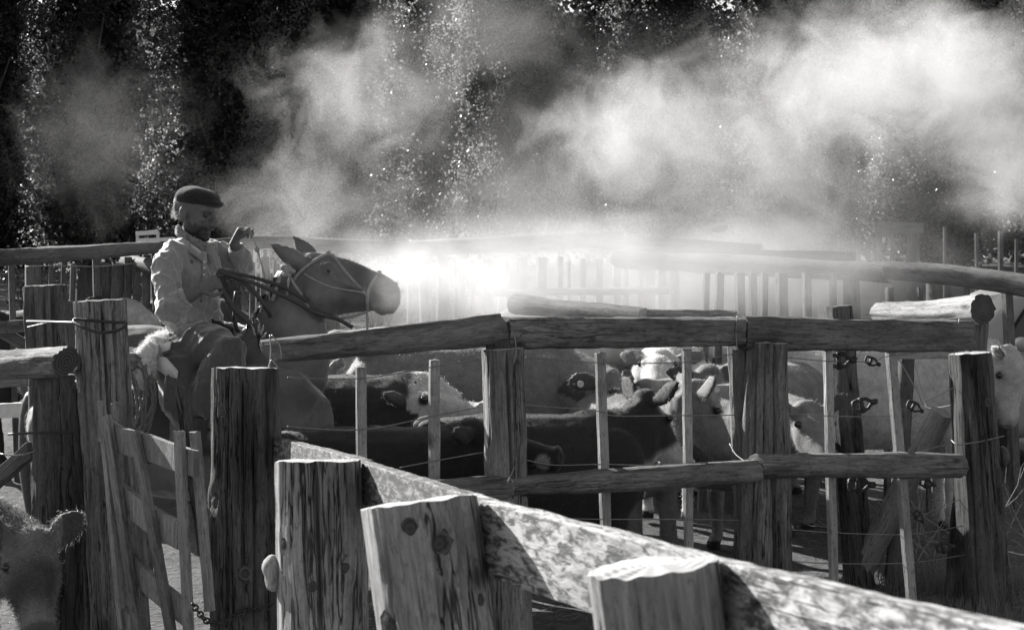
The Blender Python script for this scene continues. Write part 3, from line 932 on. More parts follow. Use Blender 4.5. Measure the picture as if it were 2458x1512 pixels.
def cow(label, loc, yaw, poll, nose, sc=1.0, pattern='dark', base=.05, tags=0, furn=30000, roll=0.0, voxel=.017, group='cattle in the corral', earlift=0.0, head_sc=1.0, legs=True, furlen=.016, earlen=.30):
    """loc ground point under the body's middle; poll/nose world points of the head"""
    X0, Y0 = loc
    gz = ground_z(X0, Y0)
    root = thing('cow', label, 'cow', (X0, Y0, gz), group)
    Rz = Matrix.Rotation(yaw, 4, 'Z')
    inv = (Matrix.Translation((X0, Y0, gz)) @ Rz).inverted()
    W = inv.inverted()
    pl, ns = inv @ Vector(poll), inv @ Vector(nose)
    bm = bmesh.new()
    body = [(-.80, 1.10, .13, .10), (-.74, 1.06, .23, .19), (-.6, 1.04, .29, .25), (-.35, 1.0, .35, .29), (-.05, .96, .385, .33), (.22, .96, .38, .31), (.45, 1.0, .36, .26), (.62, 1.02, .30, .21), (.74, 1.02, .2, .14)]
    tube(bm, [(x * sc, 0, z * sc) for x, z, h, w_ in body], [(w_ * sc, h * sc) for x, z, h, w_ in body], 20)
    ell(bm, (-.62 * sc, .13 * sc, 1.27 * sc), (.1 * sc, .07 * sc, .06 * sc)); ell(bm, (-.62 * sc, -.13 * sc, 1.27 * sc), (.1 * sc, .07 * sc, .06 * sc))
    ell(bm, (.42 * sc, 0, 1.28 * sc), (.22 * sc, .1 * sc, .09 * sc))
    for s in (1, -1):
        ell(bm, (.5 * sc, .17 * sc * s, .98 * sc), (.2 * sc, .1 * sc, .28 * sc)); ell(bm, (-.6 * sc, .17 * sc * s, .92 * sc), (.22 * sc, .11 * sc, .3 * sc))
        if legs:
            fx, fy = .5 * sc, .15 * sc * s
            tube(bm, [(fx, fy, .8 * sc), (fx + .02 * sc, fy, .6 * sc), (fx + .02 * sc, fy, .44 * sc), (fx + .01 * sc, fy, .36 * sc), (fx, fy, .2 * sc), (fx, fy, .1 * sc), (fx + .03 * sc, fy, .06 * sc), (fx + .04 * sc, fy, .0)],
                 [(.09 * sc, .1 * sc), .075 * sc, .062 * sc, .06 * sc, .042 * sc, .045 * sc, .052 * sc, .06 * sc], 10, Vector((1, 0, 0)))
            hx, hy = -.62 * sc, .16 * sc * s
            tube(bm, [(hx + .08 * sc, hy, .88 * sc), (hx + .08 * sc, hy, .68 * sc), (hx - .06 * sc, hy, .5 * sc), (hx - .1 * sc, hy, .44 * sc), (hx - .06 * sc, hy, .24 * sc), (hx - .05 * sc, hy, .1 * sc), (hx - .01 * sc, hy, .06 * sc), (hx, hy, 0)],
                 [(.13 * sc, .16 * sc), (.09 * sc, .12 * sc), .065 * sc, .06 * sc, .045 * sc, .046 * sc, .052 * sc, .06 * sc], 10, Vector((1, 0, 0)))
    tube(bm, smooth_path([(-.80 * sc, 0, 1.2 * sc), (-.88 * sc, 0, 1.15 * sc), (-.9 * sc, .01, .9 * sc), (-.88 * sc, .02, .62 * sc), (-.88 * sc, .02, .45 * sc)], 3), [.035 * sc] * 9 + [.045 * sc] * 2 + [.05 * sc, .03 * sc], 8, Vector((1, 0, 0)))
    # head
    hs = sc * head_sc
    u = (ns - pl).normalized()
    Hb = basis(u, Matrix.Rotation(roll, 3, u) @ Vector((0, 0, 1)) if abs(u.z) < .93 else Vector((-1, 0, .3)))
    fu, ri, up = Hb.col[0], Hb.col[1], Hb.col[2]
    hp = lambda a, b, c: pl + fu * (a * hs) + ri * (b * hs) + up * (c * hs)
    neck0 = Vector((.5 * sc, 0, 1.06 * sc)); nb = hp(.06, 0, -.1)
    mid = neck0.lerp(nb, .5) + Vector((.04, 0, -.0)) * sc
    tube(bm, smooth_path([neck0, mid, nb], 4), [(.19 * sc, .29 * sc)] + [((.19 - .008 * k) * sc, (.285 - .016 * k) * sc) for k in range(1, 9)], 16)
    hd = [(-.03, .07, .0, -.14), (.03, .105, .035, -.19), (.1, .118, .045, -.215), (.18, .122, .045, -.215), (.26, .1, .03, -.2), (.34, .082, .012, -.165), (.42, .075, .0, -.145), (.47, .082, -.002, -.14), (.515, .078, -.012, -.135), (.54, .05, -.03, -.115)]
    tube(bm, [hp(a, 0, (t + b) / 2) for a, w_, t, b in hd], [(w_ * hs, (t - b) / 2 * hs) for a, w_, t, b in hd], 18, up)
    ell(bm, hp(.0, 0, .012), (.065 * hs, .085 * hs, .045 * hs))
    for s in (1, -1):
        ell(bm, hp(.155, .095 * s, -.005), (.045 * hs, .03 * hs, .032 * hs))
        ell(bm, hp(.5, .045 * s, -.02), (.03 * hs, .028 * hs, .03 * hs))
        # ear: cupped leaf
        e0, e1 = hp(.03, .09 * s, -.02), hp(-.05, earlen * s, -.045 + earlift)
        ax = (e1 - e0)
        wv = fu * -1
        tube(bm, [e0 - ax * .1, e0 + ax * .15, e0 + ax * .4, e0 + ax * .7, e0 + ax * .92, e0 + ax * 1.02],
             [(.03 * hs, .03 * hs), (.04 * hs, .025 * hs), (.066 * hs, .018 * hs), (.064 * hs, .015 * hs), (.036 * hs, .012 * hs), (.012 * hs, .008 * hs)], 10, (up * .8 + fu * .9).normalized())
    me = remesh(bm, voxel * sc, 3, .5)
    co, no = get_co(me), get_no(me)
    co = co + no * (vnoise(co, 4.5, X0)[:, None] * .010 + vnoise(co, 15, X0)[:, None] * .004)
    # nostrils and mouth line pressed in
    d = co - np.array(pl)
    a = d @ np.array(fu) / hs; b = d @ np.array(ri) / hs; c = d @ np.array(up) / hs
    for s in (1, -1):
        q = np.sqrt(((a - .525) / .022) ** 2 + ((b - .05 * s) / .022) ** 2 + ((c + .03) / .03) ** 2)
        co -= no * (np.exp(-q ** 2) * .02 * hs)[:, None]
    mth = np.exp(-((c + .105 - (a - .5) * .1) / .010) ** 2) * sm(.36, .44, a) * (np.abs(b) < .12) * (a < .62)
    co -= no * (mth * .012 * hs)[:, None]
    set_co(me, co)
    # coat colours
    nz = vnoise(co, 7, X0 * 3) * .5
    head = sm(-.06, .0, a + nz * .06) * (np.abs(b) < .16 + nz * .02) * (np.abs(c + .08) < .3) * (a < .7)
    isear = (np.abs(b) > .135) & (a < .14) & (a > -.16) & (np.abs(c) < .2) & (np.abs(b) < .36)
    earin = isear & ((no @ np.array(up * .3 + fu)) > .1)
    muzzle = sm(.45, .48, a + nz * .04) * (np.abs(b) < .13) * (a < .62) * (np.abs(c + .07) < .12)
    eye_d = np.sqrt((a - .155) ** 2 + (np.abs(b) - .11) ** 2 + (c + .005) ** 2)
    eyep = 1 - sm(.016, .038, eye_d + nz * .02)
    coat = np.full(len(co), base) * (1 + .3 * nz)
    if pattern == 'dark':
        coat = coat * (1 - .4 * muzzle)
    elif pattern == 'whiteface':
        face = head * sm(.0, .05, a + nz * .1)
        coat = coat * (1 - face) + .5 * face
        coat = np.where(isear, .04, coat)
        patch = 1 - sm(.02, .045, eye_d + nz * .04)
        coat = coat * (1 - patch) + .1 * patch
    elif pattern == 'blaze':
        bl = head * np.maximum(sm(-.03, .012, c + nz * .03) * sm(.05, .12, a), sm(.3, .36, a + nz * .06 - c * .3))
        coat = coat * (1 - bl) + .5 * bl
        coat = np.where(isear, .025, coat)
    elif pattern == 'darkmuzzle':
        coat = coat * (1 - muzzle) + .035 * muzzle
        coat = np.where(isear, base * .3, coat)
    elif pattern == 'mottled':
        mo = head * sm(.28, .44, a + nz * .3)
        coat = coat * (1 - mo * .55)
        coat = np.where(earin, .03, coat)
        coat = coat * (1 - muzzle * .5)
    elif pattern == 'pale':
        coat = np.where(earin, base * .4, coat)
        coat = coat * (1 - muzzle * .35)
    elif pattern == 'mottled2':
        coat = coat * (.75 + .9 * np.clip(vnoise(co, 5, 3), -.6, .6)) * (1 + .4 * head * sm(.02, -.05, np.abs(b) - .06))
        coat = np.where(earin, base * .3, coat)
        coat = coat * (1 - muzzle * .6)
    elif pattern == 'whitenose':
        m2 = 1 - sm(.03, .05, np.sqrt((a - .44) ** 2 + (c + .09) ** 2) + nz * .02)
        m2 = m2 * (np.abs(b) < .12)
        coat = coat * (1 - m2) + .3 * m2
    coat = coat * (1 - .8 * eyep)
    hoof = co[:, 2] < .06 * sc
    coat = np.where(hoof, .03, coat)
    coat = np.clip(coat, .01, .75)
    set_coat(me, coat)
    o = link('body', me, root, M_coat, W)
    # eyes
    for s in (1, -1):
        bm = bmesh.new(); ell(bm, (0, 0, 0), (.022 * hs,) * 3, None, 12, 8)
        e = bm_mesh(bm); link('eye', e, root, M_eye, W @ Matrix.Translation(hp(.155, .121 * s, .0)))
    if tags:
        for s in ((1, -1) if tags == 2 else (tags,)) if tags != 3 else (1,):
            ec = hp(.0, .235 * s, -.035 + earlift * .7)
            nrm = (ri * (.8 * s) + fu * .5 + up * .25).normalized()
            nrm = (nrm + (inv.to_3x3() @ Vector((0, -1, 0))) * .9).normalized()
            K = basis(nrm, up).to_4x4()
            bm = bmesh.new()
            bmesh.ops.create_cone(bm, cap_ends=True, segments=18, radius1=.021 * hs, radius2=.019 * hs, depth=.008, matrix=Matrix.Translation(ec + nrm * .034 * hs) @ K @ Matrix.Rotation(PI / 2, 4, 'Y'))
            tg = link('ear_tag', bm_mesh(bm, 't', False), root, M_tag, W)
            bm = bmesh.new()
            bmesh.ops.create_cone(bm, cap_ends=True, segments=12, radius1=.009 * hs, radius2=.008 * hs, depth=.006, matrix=Matrix.Translation(ec + nrm * .042 * hs) @ K @ Matrix.Rotation(PI / 2, 4, 'Y'))
            link('button', bm_mesh(bm, 't', False), tg, M_tagc, W)
    nofur = (muzzle < .5) & ~hoof & (eyep < .5)
    fur(me, 'hair', furn, furlen * sc, .35, M_fur, root, W, flow=Vector((-.7, 0, -.7)), coat=coat, sel=nofur)
    return root

def PX(px, Y): return (px - CX) / FPX * Y
cow('black cow nearest the wires, low head behind the split fence post', (-.62, 7.32), R(2), P(1128, 1022, 7.25), P(1287, 1062, 7.22), .90, 'whitenose', .016)
cow('white faced cow looking right with dark round ear, behind the black cow', (-1.05, 9.3), R(0), P(972, 950, 9.2), P(1156, 966, 9.1), 1.0, 'whiteface', .03, earlift=.06)
cow('dark cow in profile with white blaze and muzzle between two stakes', (.10, 8.2), R(9), P(1546, 952, 8.3), P(1638, 1082, 8.42), .89, 'blaze', .028, earlift=.14, head_sc=1.08)
cow('pale cow with tagged dark ear, behind the dark cow with the blaze', (-.30, 10.45), R(-4), P(1462, 905, 10.1), P(1556, 985, 9.85), 1.12, 'pale', .2, tags=3)
cow('white cow with raised head and dark muzzle facing the camera', (1.3, 12.0), R(-100), P(1586, 856, 10.9), P(1564, 910, 10.45), 1.04, 'darkmuzzle', .5, earlift=.04)
cow('brown cow with mottled face, head left of the double post', (.72, 9.75), R(-72), P(1668, 930, 8.5), P(1756, 1060, 8.56), .88, 'mottled', .17, tags=3, earlift=.08, head_sc=1.13)
cow('tan cow turned towards us behind the double post, back to its right', (1.92, 10.75), R(-137), P(1697, 892, 9.8), P(1768, 1020, 9.55), .98, 'pale', .22)
cow('pale faced calf with small upright ears, right of the double post', (1.34, 9.8), R(-58), P(1936, 978, 8.95), P(1990, 1080, 8.66), .95, 'pale', .22, earlift=.1)
cow('big white cow standing sideways behind the end post', (2.72, 11.1), R(0), P(2378, 845, 11.0), P(2396, 1010, 11.0), 1.08, 'pale', .5, earlift=.08)
cow('light brown calf behind the big white cow, only back and legs showing', (1.9, 12.6), R(15), P(2010, 930, 12.3), P(2090, 990, 12.2), .95, 'pale', .25, furn=4000)
cow('dusty pale cow far behind the white faced cow, only its back showing', (-.72, 11.9), R(6), P(1185, 880, 11.8), P(1250, 950, 11.7), 1.1, 'pale', .3, furn=6000)
cow('dusty dark cow at the back of the herd under the middle of the top rail', (.55, 13.4), R(-170), P(1265, 850, 13.2), P(1225, 905, 13.1), 1.12, 'dark', .1, furn=5000)
cow('dusty tan cow at the back of the herd right of the white raised head', (2.0, 13.2), R(176), P(1600, 862, 13.2), P(1560, 915, 13.1), 1.1, 'pale', .25, furn=5000)
# left, beyond the posts
cow('brown cow standing behind the rider, back below the pickets', (-3.35, 12.4), R(176), P(160, 735, 12.4), P(110, 800, 12.2), 1.08, 'dark', .11, furn=5000, group='cattle beyond the rider')
cow('black cow with white patched face raised behind the cracked post', (-4.0, 13.6), R(5), P(284, 716, 13.3), P(334, 738, 13.1), 1.12, 'whiteface', .03, furn=5000, group='cattle beyond the rider')
cow('dark cow beside the rider, only ears above the brown back', (-3.4, 14.9), R(-20), P(372, 738, 14.2), P(400, 790, 13.9), 1.1, 'dark', .05, furn=3000, group='cattle beyond the rider')
# the near one at the lower left
cow('shaggy pale faced cow at the lower left, facing the camera', (-2.62, 6.15), R(-28), P(74, 1292, 5.75), P(104, 1548, 5.42), .84, 'mottled2', .24, furn=110000, voxel=.013, earlift=.15, earlen=.22, furlen=.024)

# ------------------------------------------------------------------ horse
HYD = 8.2
def H(px, py, dy=0.0): return P(px, py, HYD + dy) if dy == 0 else Vector((PX(px, HYD), HYD + dy, CAM_H - (py - HY) / FPX * HYD))
hroot = thing('horse', 'dark horse in rawhide bridle with head raised above the top rail', 'horse', (PX(500, HYD), HYD, 0))
head_st = [(706, 612, 716, .07), (728, 604, 736, .085), (752, 604, 748, .098), (785, 608, 757, .108), (818, 617, 758, .104), (850, 630, 754, .09), (880, 644, 750, .074), (908, 656, 746, .064), (932, 668, 747, .062), (950, 682, 744, .055), (961, 697, 730, .035)]
def head_hw(px):
    return float(np.interp(px, [s[0] for s in head_st], [s[3] for s in head_st]))
bm = bmesh.new()
tube(bm, [H(x, (t + b) / 2) for x, t, b, w_ in head_st], [(w_, (b - t) / 2 / FPX * HYD) for x, t, b, w_ in head_st], 20)
neck = [(714, 655, .115, .075), (704, 705, .145, .09), (700, 755, .19, .11), (692, 810, .245, .14), (672, 870, .29, .18), (630, 935, .32, .22)]
tube(bm, [H(x, y) for x, y, a, b in neck], [(b, a) for x, y, a, b in neck], 18, Vector((1, 0, 0)))
bx0 = PX(640, HYD)
def HX(x, y, z):
    """horse trunk runs slightly away from the camera towards the rump"""
    xx = x * (.85 if x < 0 else 1)
    return Vector((bx0 + xx, HYD + y + .45 * (-xx - .40), z))
bd = [(-1.62, 1.18, .12, .12), (-1.52, 1.12, .25, .22), (-1.3, 1.1, .31, .27), (-1.0, 1.08, .33, .28), (-.65, 1.06, .35, .29), (-.3, 1.08, .37, .28), (0, 1.12, .37, .25), (.2, 1.12, .32, .2), (.34, 1.1, .22, .14)]
tube(bm, [HX(x, 0, z) for x, z, h, w_ in bd], [(w_, h) for x, z, h, w_ in bd], 20)
for s in (1, -1):
    tube(bm, [HX(.12 + dx, .15 * s, z) for dx, z in ((0, 1.0), (.02, .78), (.02, .5), (.01, .42), (0, .2), (.01, .12), (.05, .06), (.06, 0))], [(.11, .14), (.08, .1), .055, .055, .038, .045, .045, .06], 10, Vector((1, 0, 0)))
    tube(bm, [HX(-1.35 + dx, .15 * s, z) for dx, z in ((.05, 1.0), (.06, .8), (-.1, .55), (-.14, .48), (-.1, .24), (-.09, .13), (-.05, .06), (-.04, 0))], [(.14, .22), (.1, .14), .065, .06, .042, .047, .045, .06], 10, Vector((1, 0, 0)))
# ears: near and far, pricked back
def hear(b, t, y0, y1, wd):
    b, t = H(*b, y0), H(*t, y1)
    ax = t - b
    tube(bm, [b - ax * .15, b + ax * .12, b + ax * .4, b + ax * .7, b + ax * .9, t], [(.022, wd * .8), (.026, wd * 1.05), (.022, wd), (.016, wd * .62), (.012, wd * .32), (.005, .006)], 12, Vector((0.3, 0, 1)))
hear((722, 632), (655, 584), -.07, -.11, .050)
hear((742, 618), (696, 564), .075, .10, .048)
for s in (1, -1):
    ell(bm, H(793, 650, -.098 * s), (.035, .022, .03))
    ell(bm, H(945, 690, -.045 * s), (.03, .02, .022))
ell(bm, H(770, 735, -.06), (.11, .05, .07)); ell(bm, H(770, 735, .06), (.11, .05, .07))
for s in (1, -1):
    ell(bm, H(776, 712, -.088 * s), (.10, .03, .085))                     # cheek muscle
    tube(bm, [H(800, 664, -.100 * s), H(840, 682, -.094 * s), H(880, 698, -.078 * s)], [.012, .016, .010], 8)   # facial crest
    tube(bm, [H(775, 640, -.098 * s), H(793, 634, -.108 * s), H(812, 642, -.102 * s)], [.012, .018, .012], 8)    # brow over the eye
    ell(bm, H(944, 686, -.05 * s), (.035, .016, .03))
ell(bm, H(930, 742), (.055, .045, .03)); ell(bm, H(918, 748), (.04, .035, .02))
me = remesh(bm, .013, 3)
co, no = get_co(me), get_no(me)
co = co + no * (vnoise(co, 5)[:, None] * .010 + vnoise(co, 14)[:, None] * .004 + vnoise(co, 34)[:, None] * .0016)
for s in (1, -1):
    nc = np.array(H(947, 690, -.058 * s))
    co -= no * (np.exp(-(np.linalg.norm(co - nc, axis=1) / .018) ** 2) * .02)[:, None]
fr = np.array(H(905, 738)); 
ml = np.exp(-((co[:, 2] - (fr[2] - (co[:, 0] - fr[0]) * .25)) / .006) ** 2) * (co[:, 0] > PX(893, HYD)) * (co[:, 2] > 1.5)
co -= no * (ml * .008)[:, None]
set_co(me, co)
nz = vnoise(co, 5)
coat = .13 * (1 + .6 * nz)
set_coat(me, coat)
hb = link('body', me, hroot, M_horse)
fur(me, 'hair', 40000, .012, .3, M_fur, hroot, flow=Vector((-.5, 0, -.8)), coat=coat)
for s in (1, -1):
    bm = bmesh.new(); ell(bm, H(794, 651, -.106 * s), (.020, .014, .017), None, 14, 10); obj('eye', bm, M_eye, hroot)
# mane
bm = bmesh.new()
rng = random.Random(3)
for i in range(420):
    t = rng.random()
    cxp = np.interp(t, [0, .3, .6, 1], [742, 690, 640, 590]); cyp = np.interp(t, [0, .3, .6, 1], [606, 640, 720, 800])
    p = H(cxp + rng.uniform(-8, 8), cyp + rng.uniform(-4, 8), rng.uniform(-.03, .05))
    ln = rng.uniform(.06, .15)
    q = p + Vector((rng.uniform(-.05, .02), rng.uniform(-.07, .03), -ln * rng.uniform(.5, 1)))
    w_ = .003
    s_ = Vector((w_, 0, w_))
    v = [bm.verts.new(p - s_), bm.verts.new(p + s_), bm.verts.new((p + q) / 2 + Vector((-.012, -.012, .012)) + s_), bm.verts.new(q)]
    bm.faces.new((v[0], v[1], v[2])); bm.faces.new((v[0], v[2], v[3]))
mn = obj('mane', bm, strand_mat('mane_hair', .06), hroot); mn['kind'] = 'stuff'
# tail
tp = smooth_path([HX(-1.6, 0, 1.32), HX(-1.72, 0, 1.2), HX(-1.74, 0, .9), HX(-1.7, 0, .5)], 4)
bm = bmesh.new(); tube(bm, tp, [.03] * 3 + [.06] * 7 + [.05, .04, .01], 10, Vector((1, 0, 0))); obj('tail', bm, M_leath, hroot)

# bridle
br = thing('bridle', 'pale rawhide bridle and noseband on the horse with dark reins to the rider', 'bridle', tuple(H(790, 660)))
def side_pts(pts, off=.004, far=False):
    o = []
    for x, y in pts:
        st = min(head_st, key=lambda s: abs(s[0] - x))
        t = np.interp(x, [s[0] for s in head_st], [s[1] for s in head_st]); b = np.interp(x, [s[0] for s in head_st], [s[2] for s in head_st])
        q = max(-1, min(1, (y - (t + b) / 2) / ((b - t) / 2)))
        hw = head_hw(x) * math.sqrt(max(.03, 1 - q * q))
        if x > 745 and x < 800 and y > 700: hw = max(hw, .1)
        o.append(H(x, y, (hw + off) * (1 if far else -1)))
    return o
def strap(name, pts3, wd, parent, mat=M_strap, th=.003, up=Vector((0, 1, 0))):
    bm = bmesh.new()
    tube(bm, smooth_path(pts3, 5), (wd / 2, th), 8, up)
    return obj(name, bm, mat, parent)
for far in (False, True):
    strap('cheek_strap', side_pts([(704, 682), (724, 655), (753, 631), (776, 616), (790, 609)], .006, far), .018, br)
    strap('cheek_strap', side_pts([(788, 610), (804, 617), (828, 646), (859, 681), (883, 707)], .007, far), .017, br)
    strap('noseband', side_pts([(910, 657), (900, 672), (890, 692), (885, 716), (884, 748)], .008, far), .020, br)
    strap('throat_strap', side_pts([(689, 645), (711, 681), (735, 716), (749, 742)], .02, far), .018, br)
    strap('jaw_strap', side_pts([(735, 657), (766, 675), (797, 688), (824, 694), (868, 701), (884, 708)], .007, far), .010, br)
strap('brow_strap', [H(788, 606, -.03), H(790, 604, 0), H(788, 606, .03)], .02, br)
strap('noseband', [H(910, 654, -.05), H(912, 651, 0), H(910, 654, .05)], .02, br)
strap('chin_strap', [H(749, 742, -.09), H(788, 762, -.06), H(820, 764, -.04), H(852, 758, -.05), H(884, 748, -.06)], .016, br)
strap('hanging_strap', [H(884, 748, -.07), H(885, 770, -.07), H(884, 800, -.07)], .014, br)
bm = bmesh.new()
for (x, y, r) in ((688, 643, .018), (696, 650, .02), (705, 648, .016), (692, 660, .017), (712, 652, .014), (700, 640, .013), (702, 662, .013)):
    ell(bm, H(x, y, -.115), (r, r * .8, r))
obj('knot', remesh(bm, .006, 2), M_strap, br) if False else link('knot', remesh(bm, .006, 2), br, M_strap)
strap('neck_strap', [H(690, 650, -.1), H(678, 668, -.1), H(668, 700, -.1), H(660, 722, -.09)], .022, br, th=.008)
strap('neck_strap', [H(702, 665, -.1), H(697, 690, -.1), H(696, 712, -.1)], .014, br, th=.006)
hand = (540, 652)
strap('rein', [H(hand[0], hand[1], -.20), H(580, 664, -.22), H(629, 681, -.22), H(674, 701, -.19), H(718, 723, -.15), H(762, 748, -.13), H(813, 764, -.10), H(850, 785, -.08)], .022, br, M_leath, .004)
strap('rein', [H(hand[0], hand[1] - 3, -.16), H(590, 660, -.12), H(640, 673, -.11), H(690, 690, -.12), H(745, 722, -.13)], .020, br, M_leath, .004)
strap('rein', [H(hand[0], hand[1], -.18), H(585, 668, -.2), H(625, 700, -.2), H(652, 738, -.18), H(660, 760, -.15)], .024, br, M_leath, .005)
strap('rein', [H(hand[0] - 4, hand[1] + 8, -.2), H(552, 700, -.2), H(580, 740, -.2), H(612, 772, -.2), H(636, 800, -.2), H(640, 830, -.18)], .03, br, M_leath, .006)
bm = bmesh.new()
for (x0, y0, x1, y1) in ((628, 800, 618, 775), (634, 800, 638, 768), (640, 800, 648, 778), (644, 806, 634, 780), (640, 812, 655, 795), (630, 806, 622, 790)):
    tube(bm, [H(x0, y0, -.21), H((x0 + x1) / 2 + 2, (y0 + y1) / 2, -.22), H(x1, y1, -.21)], [.005, .009, .002], 6)
obj('tassel', bm, M_strap, br)

# saddle, sheepskin, rope
sroot = thing('saddle', 'dark stock saddle under the rider', 'saddle', (PX(470, HYD), HYD, 1.45))
bm = bmesh.new()
tube(bm, [HX(-1.12, 0, 1.46), HX(-1.0, 0, 1.49), HX(-.75, 0, 1.44), HX(-.5, 0, 1.45), HX(-.28, 0, 1.56), HX(-.2, 0, 1.58)], [(.2, .05), (.24, .07), (.23, .06), (.2, .07), (.13, .08), (.08, .06)], 16)
for s in (1, -1):
    tube(bm, [HX(-.65, .24 * s, 1.44), HX(-.65, .31 * s, 1.2), HX(-.62, .33 * s, .95)], [(.22, .03), (.2, .02), (.16, .015)], 12, Vector((0, s, 0)))
me = remesh(bm, .014, 4); link('seat', me, sroot, M_leath)
bm = bmesh.new(); tube(bm, smooth_path([H(566, 700, .02), H(560, 760, .02), H(578, 800, 0), H(610, 760, .02), H(640, 715, .05)], 3), .012, 8); obj('breast_strap', bm, M_leath, sroot)

sk = thing('sheepskin_roll', 'bright woolly sheepskin roll behind the rider, sunlit', 'sheepskin', tuple(H(390, 870)))
bm = bmesh.new()
tube(bm, [H(408, 818, -.40), H(402, 836, -.41), H(394, 862, -.42), H(388, 886, -.43), H(387, 904, -.42), H(386, 914, -.41)], [(.035, .035), (.055, .05), (.072, .062), (.074, .066), (.06, .055), (.03, .03)], 16, Vector((1, 0, 0)))
tube(bm, [H(410, 822, -.36), H(408, 826, 0), H(412, 824, .3)], [.05, .07, .06], 12)
me = remesh(bm, .011, 3)
co = get_co(me); set_co(me, co + get_no(me) * (vnoise(co, 28)[:, None] * .012 + vnoise(co, 60)[:, None] * .005))
link('fleece', me, sk, M_wool)
fur(me, 'wool', 14000, .02, .7, M_woolf, sk, width=.0013)

rc = thing('rope_coil', 'braided rawhide lasso coiled below the sheepskin beside the gate', 'rope', tuple(H(360, 950)))
rng = random.Random(5)
for i in range(7):
    cxp, cyp = 362 + rng.uniform(-6, 10), 945 + rng.uniform(-8, 12)
    ax_, ay_ = 48 - i * 3.2 + rng.uniform(-3, 3), 96 - i * 5 + rng.uniform(-5, 5)
    tl = rng.uniform(-.15, .25)
    dyo = -.46 - .012 * i
    pts = []
    for k in range(25):
        q = 2 * PI * k / 24
        x = ax_ * math.cos(q); y = ay_ * math.sin(q)
        pts.append(H(cxp + x * math.cos(tl) - y * math.sin(tl) + 6 * math.sin(2 * q + i), cyp + x * math.sin(tl) + y * math.cos(tl), dyo + .03 * math.sin(q + i)))
    bm = bmesh.new()
    # two-strand twist so the braid reads
    up_ = Vector((0, 1, 0))
    for ph in (0, PI):
        pp = smooth_path(pts, 4)
        tw = []
        for j, p in enumerate(pp):
            s_, u_ = frame(pp[min(j + 1, len(pp) - 1)] - pp[max(j - 1, 0)], up_)
            an = j * .85 + ph
            tw.append(p + s_ * (.0035 * math.cos(an)) + u_ * (.0035 * math.sin(an)))
        tube(bm, tw, .0055, 6)
    obj('rope_loop', bm, M_rope, rc)
bm = bmesh.new(); tube(bm, smooth_path([H(420, 800, -.24), H(408, 830, -.33), H(402, 870, -.5), H(404, 920, -.5), H(398, 1010, -.48)], 5), .009, 8); obj('rope_tail', bm, M_rope, rc)
bm = bmesh.new(); tube(bm, smooth_path([H(372, 945, -.52), H(378, 962, -.525), H(366, 976, -.52), H(380, 992, -.52), H(370, 1004, -.52)], 4), .011, 8); obj('rope_knot', bm, M_rope, rc)

# ------------------------------------------------------------------ rider
rr = thing('person', 'rider in beret, light work shirt and baggy trousers holding the reins, one hand raised', 'person', (PX(460, HYD), HYD, 1.5))
def hand_mesh(bm, wrist, knuck, palm_n, thumb_side, curl, size=1.0):
    """palm from wrist to knuckles, five fingers; curl = list of bend angles"""
    w0, k0 = Vector(wrist), Vector(knuck)
    f = (k0 - w0).normalized(); pn = Vector(palm_n).normalized()
    sd = f.cross(pn).normalized() * thumb_side
    tube(bm, [w0 - f * .02, w0, w0.lerp(k0, .5), k0, k0 + f * .006], [(.026 * size, .02 * size), (.028 * size, .019 * size), (.04 * size, .017 * size), (.042 * size, .014 * size), (.036 * size, .01 * size)], 12, pn)
    for i, (o, ln) in enumerate(((.031, .078), (.011, .088), (-.010, .08), (-.030, .064))):
        b = k0 + sd * o * size - f * .01
        pts = [b]; d = f.copy(); q = b
        for j, fr_ in enumerate((.45, .32, .25)):
            d = (Matrix.Rotation(curl[i] * (1, 1.2, .8)[j], 3, sd * thumb_side) @ d).normalized()
            q = q + d * ln * fr_ * size
            pts.append(q)
        tube(bm, [b - f * .02] + pts, [.009 * size, .0095 * size, .009 * size, .008 * size, .0062 * size], 8, pn)
    tb = w0.lerp(k0, .3) + sd * .03 * size
    d = (f * .75 + sd * .8 + pn * .5).normalized()
    p1 = tb + d * .04 * size; p2 = p1 + (f * .9 + pn * .5).normalized() * .03 * size; p3 = p2 + (f * .7 + pn * .6 - sd * .4).normalized() * .024 * size
    tube(bm, [tb - d * .02, tb, p1, p2, p3], [.012 * size, .013 * size, .011 * size, .0095 * size, .007 * size], 8, pn)

bm = bmesh.new()
# torso, neck (continuous skin under the clothes)
tube(bm, [H(470, 830), H(466, 790), H(462, 740), H(458, 680), H(456, 630), H(456, 600)], [(.15, .11), (.15, .11), (.14, .1), (.16, .11), (.17, .11), (.1, .08)], 16, Vector((1, 0, 0)))
tube(bm, [H(454, 610), H(458, 580), H(464, 555), H(468, 535)], [(.08, .085), (.062, .065), (.058, .062), (.06, .065)], 14, Vector((1, 0, 0)))
# head: built in its own frame, facing right and a little towards the camera, looking down
hc = H(467, 512, -.0)
HR = Matrix.Rotation(R(-20), 3, 'Z') @ Matrix.Rotation(R(12), 3, 'Y')     # local +x is the face
K = 1.18
def hd_(x, y, z): return hc + HR @ (Vector((x, y, z)) * K)
def e_(c, r, rot=None): ell(bm, hd_(*c), tuple(q * K for q in r), HR if rot is None else HR @ rot, 18, 12)
e_((-.015, 0, .035), (.1, .078, .092))
fs_ = [(.06, .012, .08, .07), (.03, .018, .08, .071), (0, .022, .073, .068), (-.03, .026, .067, .062), (-.06, .034, .058, .053), (-.088, .043, .045, .043), (-.106, .05, .033, .033), (-.118, .052, .018, .02)]
fr_ = []
for z_, cx_, rx_, ry_ in fs_:
    fr_.append([bm.verts.new(hd_(cx_ + rx_ * math.cos(2 * PI * k / 20), ry_ * math.sin(2 * PI * k / 20), z_)) for k in range(20)])
